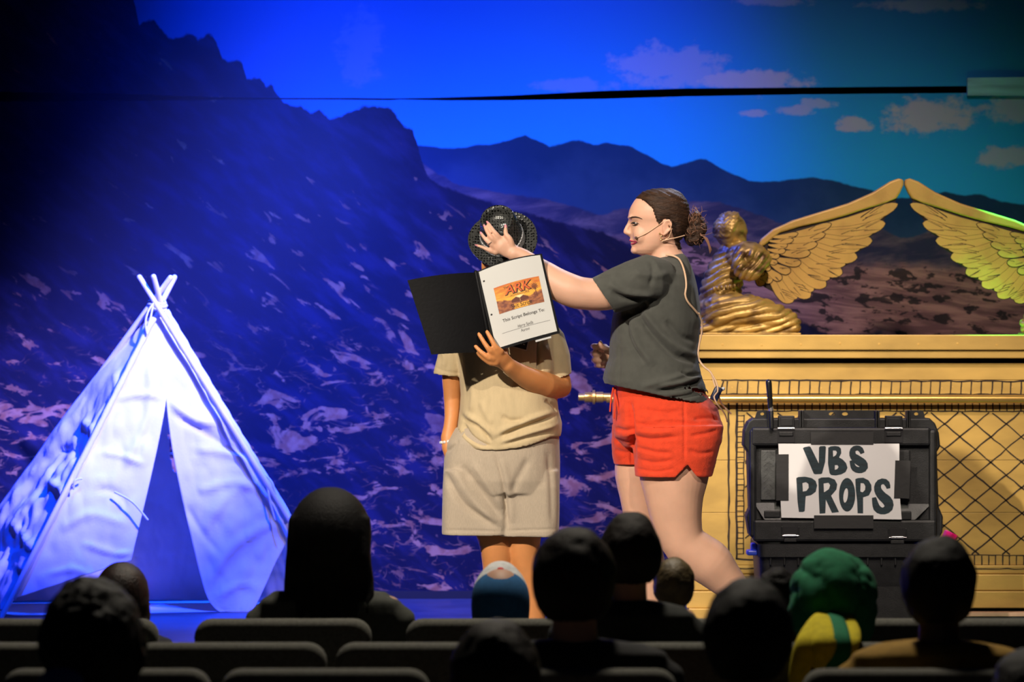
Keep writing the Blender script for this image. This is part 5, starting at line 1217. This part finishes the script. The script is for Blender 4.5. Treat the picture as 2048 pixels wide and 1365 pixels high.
# ------------------------------------------------------------------ audience chairs
CHAIRM = mat('grey_chair_fabric', (0.105, 0.102, 0.086), 0.95, var=0.25, scale=120, bump=0.3, bscale=400)
FRAME = mat('black_chair_frame', (0.012, 0.012, 0.012), 0.4, metal=0.6)
CT = EYE - 0.793
def make_chair():
    root = thing('auditorium_chair', (0, 0, 0), 'padded grey auditorium chair', 'chair', 'rows of padded auditorium chairs')
    rot = Matrix.Rotation(math.radians(7), 3, 'X')
    out = []; w, h, r = .2525, .36, .05
    for cx, cz, a0, rr_ in ((w - r, h - r, 0, r), (-(w - r), h - r, 90, r), (-(w - .02 - r), r, 180, r), (w - .02 - r, r, 270, r)):
        for i in range(6): a = math.radians(a0 + i * 18); out.append((cx + rr_ * math.cos(a), cz + rr_ * math.sin(a)))
    rings = []
    for d, k in ((-.034, .93), (-.03, .97), (-.015, 1.0), (.015, 1.0), (.03, .96), (.034, .90)):
        rings.append([rot @ Vector((x * k, d, (z - h / 2) * (1 - (1 - k) * 1.3))) + Vector((0, 0, CT - h / 2)) for x, z in out])
    MB().loft(rings).build('backrest', CHAIRM, root, smooth=True, angle=50)
    MB().rbox((0, .275, .405), (.49, .46, .085), .03, seg=3).build('seat', CHAIRM, root, smooth=True, angle=50)
    for sx in (-1, 1):
        MB().tube([(sx * .225, -.02, .012), (sx * .235, .05, .36)], .011, 10).build('leg', FRAME, root, smooth=True)
        MB().tube([(sx * .225, .49, .012), (sx * .235, .46, .36)], .011, 10).build('leg', FRAME, root, smooth=True)
        MB().tube([(sx * .235, .05, .36), (sx * .235, .46, .36)], .011, 10).build('side_rail', FRAME, root, smooth=True)
        MB().tube([(sx * .235, .05, .35), (sx * .215, .045, .45), (sx * .20, .02, .58)], .011, 10).build('back_post', FRAME, root, smooth=True)
    MB().box((0, .27, .358), (.44, .38, .012)).build('seat_pan', FRAME, root)
    return root
proto_chair = make_chair(); used_chair = [False]
def place_chair(px_, Y, label, rz=0.0):
    if not used_chair[0]: r = proto_chair; used_chair[0] = True
    else:
        r = proto_chair.copy(); COL.objects.link(r)
        for ch in list(proto_chair.children):
            c = ch.copy(); COL.objects.link(c); c.parent = r
    r.location = ((px_ - CX) / F * Y, Y, 0); r.rotation_euler = (0, 0, rz); r['label'] = label
    return r
R1, R2, R3, R4 = 10.36, 9.54, 8.78, 7.98
for x, l in ((142, 'front-row grey chair just before the tent opening, left of the long-haired person'), (567, 'front-row grey chair under the long black-haired person'), (988, 'front-row grey chair under the child in the blue cap'), (1345, 'front-row grey chair under the light-brown-haired child'), (1702, 'front-row grey chair just before the storage case'), (2060, 'front-row grey chair ahead of the yellow-brown shirt')):
    place_chair(x, R1, l)
for x, l in ((60, 'second-row grey chair at the far left edge'), (462, 'second-row grey chair behind the long black-haired person'), (864, 'second-row empty grey chair behind the gap in the front row'), (1268, "second-row grey chair under the dark head overlapping the woman's knee"), (1668, 'second-row grey chair under the green headscarf')):
    place_chair(x, R2, l)
for x, l in ((215, 'third-row grey chair low at the left, before the round dark head'), (652, 'third-row empty grey chair, its top edge low at centre-left'), (1145, 'third-row grey chair under the dark head beside the blue cap'), (1812, 'third-row grey chair under the yellow-brown shirt')):
    place_chair(x, R3, l)
for x, l in ((183, 'nearest-row grey chair under the round dark head at the left'), (985, 'nearest-row grey chair under the head at the bottom edge'), (1500, 'nearest-row grey chair under the dark head beside the green headscarf'), (2050, 'nearest-row grey chair at the lower right corner')):
    place_chair(x, R4, l)

# ------------------------------------------------------------------ audience
SK1 = mat('skin_light', (0.50, 0.28, 0.19), 0.6); SK2 = mat('skin_brown', (0.16, 0.075, 0.045), 0.6); SK3 = mat('skin_dark', (0.07, 0.035, 0.022), 0.6)
JEAN = mat('dark_denim', (0.02, 0.026, 0.045), 0.9, var=.2, scale=60)
def cloth(name, c): return mat(name, c, 0.92, var=.15, scale=50, bump=.25, bscale=300)
HB = mat('dark_brown_hair', (0.012, 0.007, 0.005), 0.6, bump=.7, bscale=80, stretch=(4, 4, .7), spec=.25)
HM = mat('auburn_hair', (0.045, 0.017, 0.012), 0.45, col2=(0.008, 0.004, 0.004), scale=14, bump=.7, bscale=80, stretch=(4, 4, .6), spec=.6)
HL = mat('light_brown_hair', (0.11, 0.075, 0.03), 0.55, var=.4, scale=40, bump=.6, bscale=90)
def seated(x, top, Yrow, hw, label, skin, hairm, shirt, style='short', headw=None, tilt=0.0, shoulder=None, dy=0.0, wide=1.0):
    """someone seated facing the stage, seen from behind; hw: half width of the hair in photo pixels"""
    Yc = Yrow + .185 + dy; s = Yc / F; X = (x - CX) * s; zt = EYE - (top - CY) * s
    R = hw * s; rx = headw * s if headw else R * .90
    rz, ry = rx * 1.30, rx * 1.18; lift = R - rx
    zc = zt - lift * .8 - rz
    k = max(.55, min(1.05, (zt - .45) / .80)); sw = (shoulder * s if shoulder else .20 * k + .01)
    root = thing('person', (X, Yc, .0), label, 'person', 'seated audience members')
    zs = zc - rz - .045 * k                                       # shoulder line
    tilt_m = Matrix.Rotation(tilt, 3, 'Y')
    hc = Vector((X, Yc + .015, zc))
    b = MB(); b.ell(hc, (rx, ry, rz), tilt_m, 20, 14); b.ell(hc + Vector((0, ry * .35, -rz * .55)), (rx * .62, ry * .6, rz * .5)); b.ell(hc + Vector((0, ry * 1.0, -rz * .15)), (rx * .15, ry * .16, rz * .2))
    for sx in (-1, 1): b.ell(hc + tilt_m @ Vector((sx * rx * .98, .0, -rz * .12)), (rx * .12, ry * .26, rz * .28))
    b.tube([hc + Vector((0, -.01, -rz * .6)), Vector((X, Yc, zs - .02))], [rx * .58, rx * .66], 16)
    hz = .45 + .085 * k; kn = max(Yc + .36 * k + .04, Yrow + dy + .58)
    for sx in (-1, 1):
        el = Vector((X + sx * sw * 1.05, Yc + .04, zs - .27 * k)); hn = Vector((X + sx * sw * .45, Yc + .25 * k, hz + .085 * k))
        b.tube([Vector((X + sx * sw * .85, Yc, zs - .04)), el, el.lerp(hn, .55), hn], [.036 * k, .034 * k, .03 * k, .022 * k], 12)
        b.tube([hn, hn + Vector((-sx * .03, .05 * k, -.008))], [.026 * k, .018 * k], 12)
        for q in range(4): b.tube([hn + Vector((-sx * .02 + (q - 1.5) * .016 * k, .05 * k, 0)), hn + Vector((-sx * .025 + (q - 1.5) * .018 * k, .11 * k, -.014)), hn + Vector((-sx * .025 + (q - 1.5) * .018 * k, .13 * k, -.03))], .0085 * k, 8)
        b.tube([hn + Vector((-sx * .03, .02, 0)), hn + Vector((-sx * .055, .07 * k, -.01))], .0095 * k, 8)
        b.tube([Vector((X + sx * .10 * k, kn, hz - .02)), Vector((X + sx * .10 * k, kn + .02, max(.08, .45 - .40 * k)))], [.05 * k, .036 * k], 14)
    V, fc, N = remesh(b, .0085, 3); MB().np(V, fc).build('body', skin, root, smooth=True)
    for sx in (-1, 1): MB().ell(hc + Vector((sx * rx * .38, ry * .90, rz * .02)), (rx * .13, ry * .08, rz * .07), n=10, m=6).build('eye', M['black'], root, smooth=True)
    t = MB(); rr = []
    for f_, wx, wy in ((.0, .34, .5), (.03, .75, .72), (.075, 1.0, .92), (.18, 1.02, 1.0), (.45, .92, 1.0), (.8, .90, 1.02), (1.0, .94, 1.05)):
        z = zs + .015 - (zs - .47) * f_; rr.append([Vector((X + sw * wx * math.copysign(abs(math.cos(a)) ** .85, math.cos(a)), Yc + .115 * k * wy * math.copysign(abs(math.sin(a)) ** .9, math.sin(a)), z)) for a in np.linspace(0, 2 * PI, 29)[:-1]])
    t.loft(rr)
    for sx in (-1, 1): sleeve(t, [Vector((X + sx * sw * .62, Yc, zs - .035)), Vector((X + sx * sw * .95, Yc + .005, zs - .085)), Vector((X + sx * sw * 1.05, Yc + .03, zs - .22 * k))], [.055 * k, .062 * k, .060 * k], 1.0, 18, .03)
    V, fc, N = remesh(t, .009, 4); V = V + N * (fbm(V, 12, x * .01, 2) * .005)[:, None]
    sh = MB().np(V, fc).build('shirt', shirt, root, smooth=True)
    t = MB(); t.ell((X, Yc + .02, .452 + .10 * k), (.17 * k, .13 * k, .10 * k))
    for sx in (-1, 1): t.tube([Vector((X + sx * .09 * k, Yc + .02, hz)), Vector((X + sx * .10 * k, kn, hz))], [.082 * k, .066 * k], 16); t.tube([Vector((X + sx * .10 * k, kn, hz)), Vector((X + sx * .10 * k, kn + .015, hz - .12 * k))], [.062 * k, .058 * k], 14)
    V, fc, N = remesh(t, .010, 3); V[:, 2] = np.maximum(V[:, 2], np.where(V[:, 1] < kn - .03, .4505, 0)); MB().np(V, fc).build('trousers', JEAN, root, smooth=True)
    for sx in (-1, 1):
        zf = max(.0, .45 - .40 * k - .08); sho = MB(); rr = []
        for tt, ww, hh in ((-.05, .6, .7), (.0, 1, 1), (.4, .95, .8), (.8, 1.0, .5), (1.0, .6, .4)):
            rr.append([Vector((X + sx * .10 * k + .038 * k * ww * math.cos(a), kn - .04 + .20 * k * tt, zf + .04 * hh * k + .04 * k * hh * math.sin(a))) for a in np.linspace(0, 2 * PI, 13)[:-1]])
        sho.loft(rr).build('shoe', SHOE, root, smooth=True)
    # hair
    h = MB()
    def capdome(scale, zcut, yfront):
        q = MB(); q.ell(hc + Vector((0, -.006, rz * .04)), (R, R * 1.16, rz + lift * .9), tilt_m, 28, 18); Vq, fq, Nq = remesh(q, .007, 2)
        zl = (Vq[:, 2] - hc.z) / rz; yl_ = (Vq[:, 1] - hc.y) / ry
        return Vq, fq, Nq, (zl > zcut + np.clip(yl_ + .15, 0, 2) * yfront)
    if style in ('short', 'curly'):
        Vq, fq, Nq, kp = capdome(1, -.84, 1.0)
        Vq = Vq + Nq * (fbm(Vq, 30 if style == 'curly' else 14, x * .03, 3) * (.012 if style == 'curly' else .010))[:, None]
        Vq, fq = submesh(Vq, fq, kp)
        o = MB().np(Vq, fq).build('hair', hairm, root, smooth=True); m_ = o.modifiers.new('s', 'SOLIDIFY'); m_.thickness = .012; m_.offset = -1
    elif style in ('long', 'bob'):
        q = MB(); q.ell(hc + Vector((0, -.006, rz * .04)), (R, R * 1.12, rz + lift * .9), None, 28, 18)
        L_ = rz * (2.75 if style == 'long' else 1.5); rr = []
        for f_, wx, wy in ((-.2, .98, .9), (.15, 1.02, .95), (.4, 1.06, .86), (.65, 1.04 * wide, .70), (.85, .92 * wide, .62), (1.0, .6 * wide, .45)):
            rr.append([Vector((X + R * wx * math.cos(a), hc.y - R * .50 * (1 if f_ > 0 else .6) - (.02 if f_ > .6 else 0) + R * wy * .55 * math.sin(a), hc.z - L_ * f_)) for a in np.linspace(0, 2 * PI, 29)[:-1]])
        q.loft(rr); Vq, fq, Nq = remesh(q, .007, 4)
        ang = np.arctan2(Vq[:, 1] - hc.y, Vq[:, 0] - X); Vq = Vq + Nq * (np.sin(Vq[:, 0] * 160 + fbm(Vq, 9, 2) * 4) * .003 * np.clip((hc.z + rz * .5 - Vq[:, 2]) / rz, 0, 1))[:, None]
        yl_ = (Vq[:, 1] - hc.y) / ry; zl = (Vq[:, 2] - hc.z) / rz
        kp = ~((yl_ > .45) & (zl < .55)); Vq, fq = submesh(Vq, fq, kp)
        o = MB().np(Vq, fq).build('hair', hairm, root, smooth=True)
    elif style == 'cap':
        Vq, fq, Nq, kp = capdome(1, -.62, .95); Vq = Vq - Nq * lift * 1.3; V2, f2 = submesh(Vq, fq, kp & (Vq[:, 2] < hc.z - rz * .45)); MB().np(V2, f2).build('hair', hairm, root, smooth=True)
        prof = spline([(-.85, .93), (-.55, 1.0), (-.2, 1.03), (.15, 1.02), (.45, .95), (.68, .80), (.84, .60), (.95, .34), (1.0, .08)], 18); rr = []
        for f_, w_ in prof:
            rr.append([Vector((X + R * w_ * math.cos(a), hc.y + R * 1.12 * w_ * math.sin(a) + .006, hc.z + (rz * .93) * f_ + .040 * max(0, math.sin(a)) * max(0, min(1, (f_ - .1) * 2)) * min(1, w_ * 1.6))) for a in np.linspace(0, 2 * PI, 41)[:-1]])
        m_ = MB().loft(rr); n0 = 40
        for fi in range(len(m_.f) - 2):
            i, j = divmod(fi, n0); ym = (rr[i][j].y + rr[i + 1][(j + 1) % n0].y) / 2; m_.m[fi] = 1 if (ym > hc.y + R * .04 and prof[i][0] > .2) else 0
        co = m_.build('baseball_cap', [cloth('blue_cap', (0.012, 0.10, 0.26)), cloth('white_cap_front', (0.62, 0.62, 0.62))], root, smooth=True)
        bm_ = MB(); bm_.ell(hc + Vector((0, .0, rz * .95)), (.0105, .0105, .008), n=12, m=8); bm_.build('cap_button', mat('red_button', (0.7, 0.01, 0.02), .6), co, smooth=True)
        vis = MB(); rr = []
        for f_ in (0, .5, 1.0):
            rr.append([Vector((X + R * .8 * math.cos(a) * (1 - .25 * f_), hc.y + R * 1.0 + .07 * f_ + .008 * math.sin(a), hc.z + rz * .28 - .012 * f_ + .004 * math.sin(a) - .012 * math.cos(a) ** 2)) for a in np.linspace(0, 2 * PI, 21)[:-1]])
        vis.loft(rr).build('cap_visor', cloth('blue_visor', (0.012, 0.10, 0.26)), co, smooth=True)
    elif style == 'scarf':
        GR = cloth('green_scarf', (0.004, 0.17, 0.07)); YE = cloth('yellow_scarf', (0.62, 0.50, 0.006))
        Vq, fq, Nq, kp = capdome(1, -.80, .75)
        Vq = Vq + Nq * (np.abs(np.sin(np.arctan2(Vq[:, 2] - (hc.z - rz), Vq[:, 0] - X) * 7 + fbm(Vq, 12, 5) * 3)) * .011)[:, None]
        Vq, fq = submesh(Vq, fq, kp); so = MB().np(Vq, fq).build('headscarf', GR, root, smooth=True); m_ = so.modifiers.new('s', 'SOLIDIFY'); m_.thickness = .006; m_.offset = -1
        def tail(pts, w, m, nm):
            C = spline(pts, 14); MB().tube([P(a, c, Yc - d - .12 * min(1, max(0, (c - top - 120) / 60))) for a, c, d in C], [w * s * (.5 + .7 * math.sin(PI * min(1, .12 + i / 13 * .9))) for i in range(14)], 14, ratio=.45, side=(1, 0, 0)).build(nm, m, so, smooth=True)
        tail([(x - 25, top + 125, .12), (x - 45, top + 160, .14), (x - 60, top + 205, .15), (x - 82, top + 280, .15)], 20, YE, 'scarf_tail'); tail([(x - 22, top + 128, .13), (x - 18, top + 170, .16), (x - 28, top + 215, .16), (x - 32, top + 230, .15)], 22, YE, 'scarf_tail')
        tail([(x, top + 125, .12), (x + 6, top + 170, .15), (x + 4, top + 225, .15), (x - 10, top + 262, .14)], 24, GR, 'scarf_tail'); tail([(x + 28, top + 126, .11), (x + 38, top + 160, .13), (x + 30, top + 195, .14), (x + 12, top + 250, .14)], 15, YE, 'scarf_tail')
        MB().ell(P(x - 4, top + 128, Yc - .125), (.022, .018, .018), n=14, m=9).build('scarf_knot', GR, so, smooth=True)
    return root
DK = lambda n, c: cloth(n, c)
seated(660, 979, R1, 84, 'person with long straight black hair and dark jacket, seated in front of tent', SK1, HAIR_K, DK('charcoal_jacket', (0.055, 0.058, 0.048)), 'long', headw=62, shoulder=140, wide=1.1)
seated(243, 1127, R1, 56, 'child with reddish-brown hair, front row by the tent flap', SK1, HM, DK('dark_top_a', (0.02, 0.02, 0.03)), 'bob', headw=46)
o = seated(183, 1160, R4, 107, 'child with a round dark head of hair before the tent, lower left', SK2, HAIR_K, DK('navy_top', (0.008, 0.012, 0.035)), 'curly', headw=84)
MB().ell(P(122, 1365, R4 + .02), (.05, .03, .032)).build('pale_blue_hood', DK('pale_blue_hood', (0.06, 0.14, 0.36)), o, smooth=True)
seated(1001, 1133, R1, 57, 'child in a blue baseball cap with white front and red button', SK1, HB, DK('dark_top_b', (0.02, 0.02, 0.022)), 'cap', headw=51)
seated(1149, 1056, R3, 86, 'dark-haired person directly right of the blue cap', SK1, HB, DK('dark_top_c', (0.012, 0.012, 0.014)), 'short', headw=74, shoulder=185)
seated(1260, 1029, R2, 64, "dark-haired person whose head overlaps the woman's far knee", SK1, HB, DK('dark_top_d', (0.018, 0.020, 0.018)), 'short', headw=56, shoulder=130)
seated(1348, 1116, R1, 43, 'small child with light brown hair against the woman\'s shin', SK1, HL, DK('dark_top_e', (0.03, 0.03, 0.02)), 'short', headw=39, shoulder=62)
seated(1497, 1159, R4, 92, 'round dark-haired head between the woman\'s calf and the green headscarf', SK2, HAIR_K, DK('dark_top_f', (0.008, 0.009, 0.014)), 'short', headw=80)
seated(1556, 1136, R1, 42, 'small dark curly head low in front of the storage case', SK3, HAIR_K, DK('dark_top_g', (0.02, 0.012, 0.012)), 'curly', headw=35, shoulder=58)
seated(1667, 1108, R2, 86, 'person in a green headscarf tied with yellow tails', SK3, HAIR_K, DK('dark_top_h', (0.02, 0.012, 0.010)), 'scarf', headw=74)
seated(1878, 1077, R3, 77, 'dark-haired person in a yellow-brown shirt at the right', SK3, HAIR_K, DK('mustard_shirt', (0.30, 0.165, 0.015)), 'short', headw=68, shoulder=175)
seated(990, 1247, R4, 92, 'dark head at the bottom edge below the blue cap', SK1, HB, DK('dark_top_i', (0.010, 0.010, 0.012)), 'short', headw=80)
seated(2062, 1300, R4, 84, 'dark head cut off at the lower right corner', SK2, HAIR_K, DK('dark_top_j', (0.010, 0.010, 0.012)), 'short', headw=74)
# ------------------------------------------------------------------ stage haze
hz_m = bpy.data.materials.new('stage_haze'); hz_m.use_nodes = True; nt = hz_m.node_tree
nt.nodes.remove(nt.nodes['Principled BSDF'])
vs_ = nt.nodes.new('ShaderNodeVolumeScatter');  vs_.inputs['Anisotropy'].default_value = 0.2; vs_.inputs['Color'].default_value = (1, 1, 1, 1)
nt.links.new(vs_.outputs[0], nt.nodes['Material Output'].inputs['Volume'])
E.nt = nt; gg = nt.nodes.new('ShaderNodeNewGeometry'); ss = nt.nodes.new('ShaderNodeSeparateXYZ'); nt.links.new(gg.outputs['Position'], ss.inputs[0])
hx, hy, hz3 = E(ss.outputs['X']), E(ss.outputs['Y']), E(ss.outputs['Z'])
ex, ez = (hx + 1.15) * 0.92, (hz3 - 1.75) * 0.62
den = (ex * ex + ez * ez).step(1.6, 0.0) * (nz(vec3(hx, hy, hz3), 1.6, 2) * 1.2 + 0.1) * 0.03
nt.links.new(den.k, vs_.inputs['Density'])
hz_o = MB().box((-1.16, 14.86, 2.17), (2.76, 1.98, 3.27)).build('haze', hz_m)
tag(hz_o, 'thin blue-lit stage haze drifting around the tent', 'haze', kind='stuff')
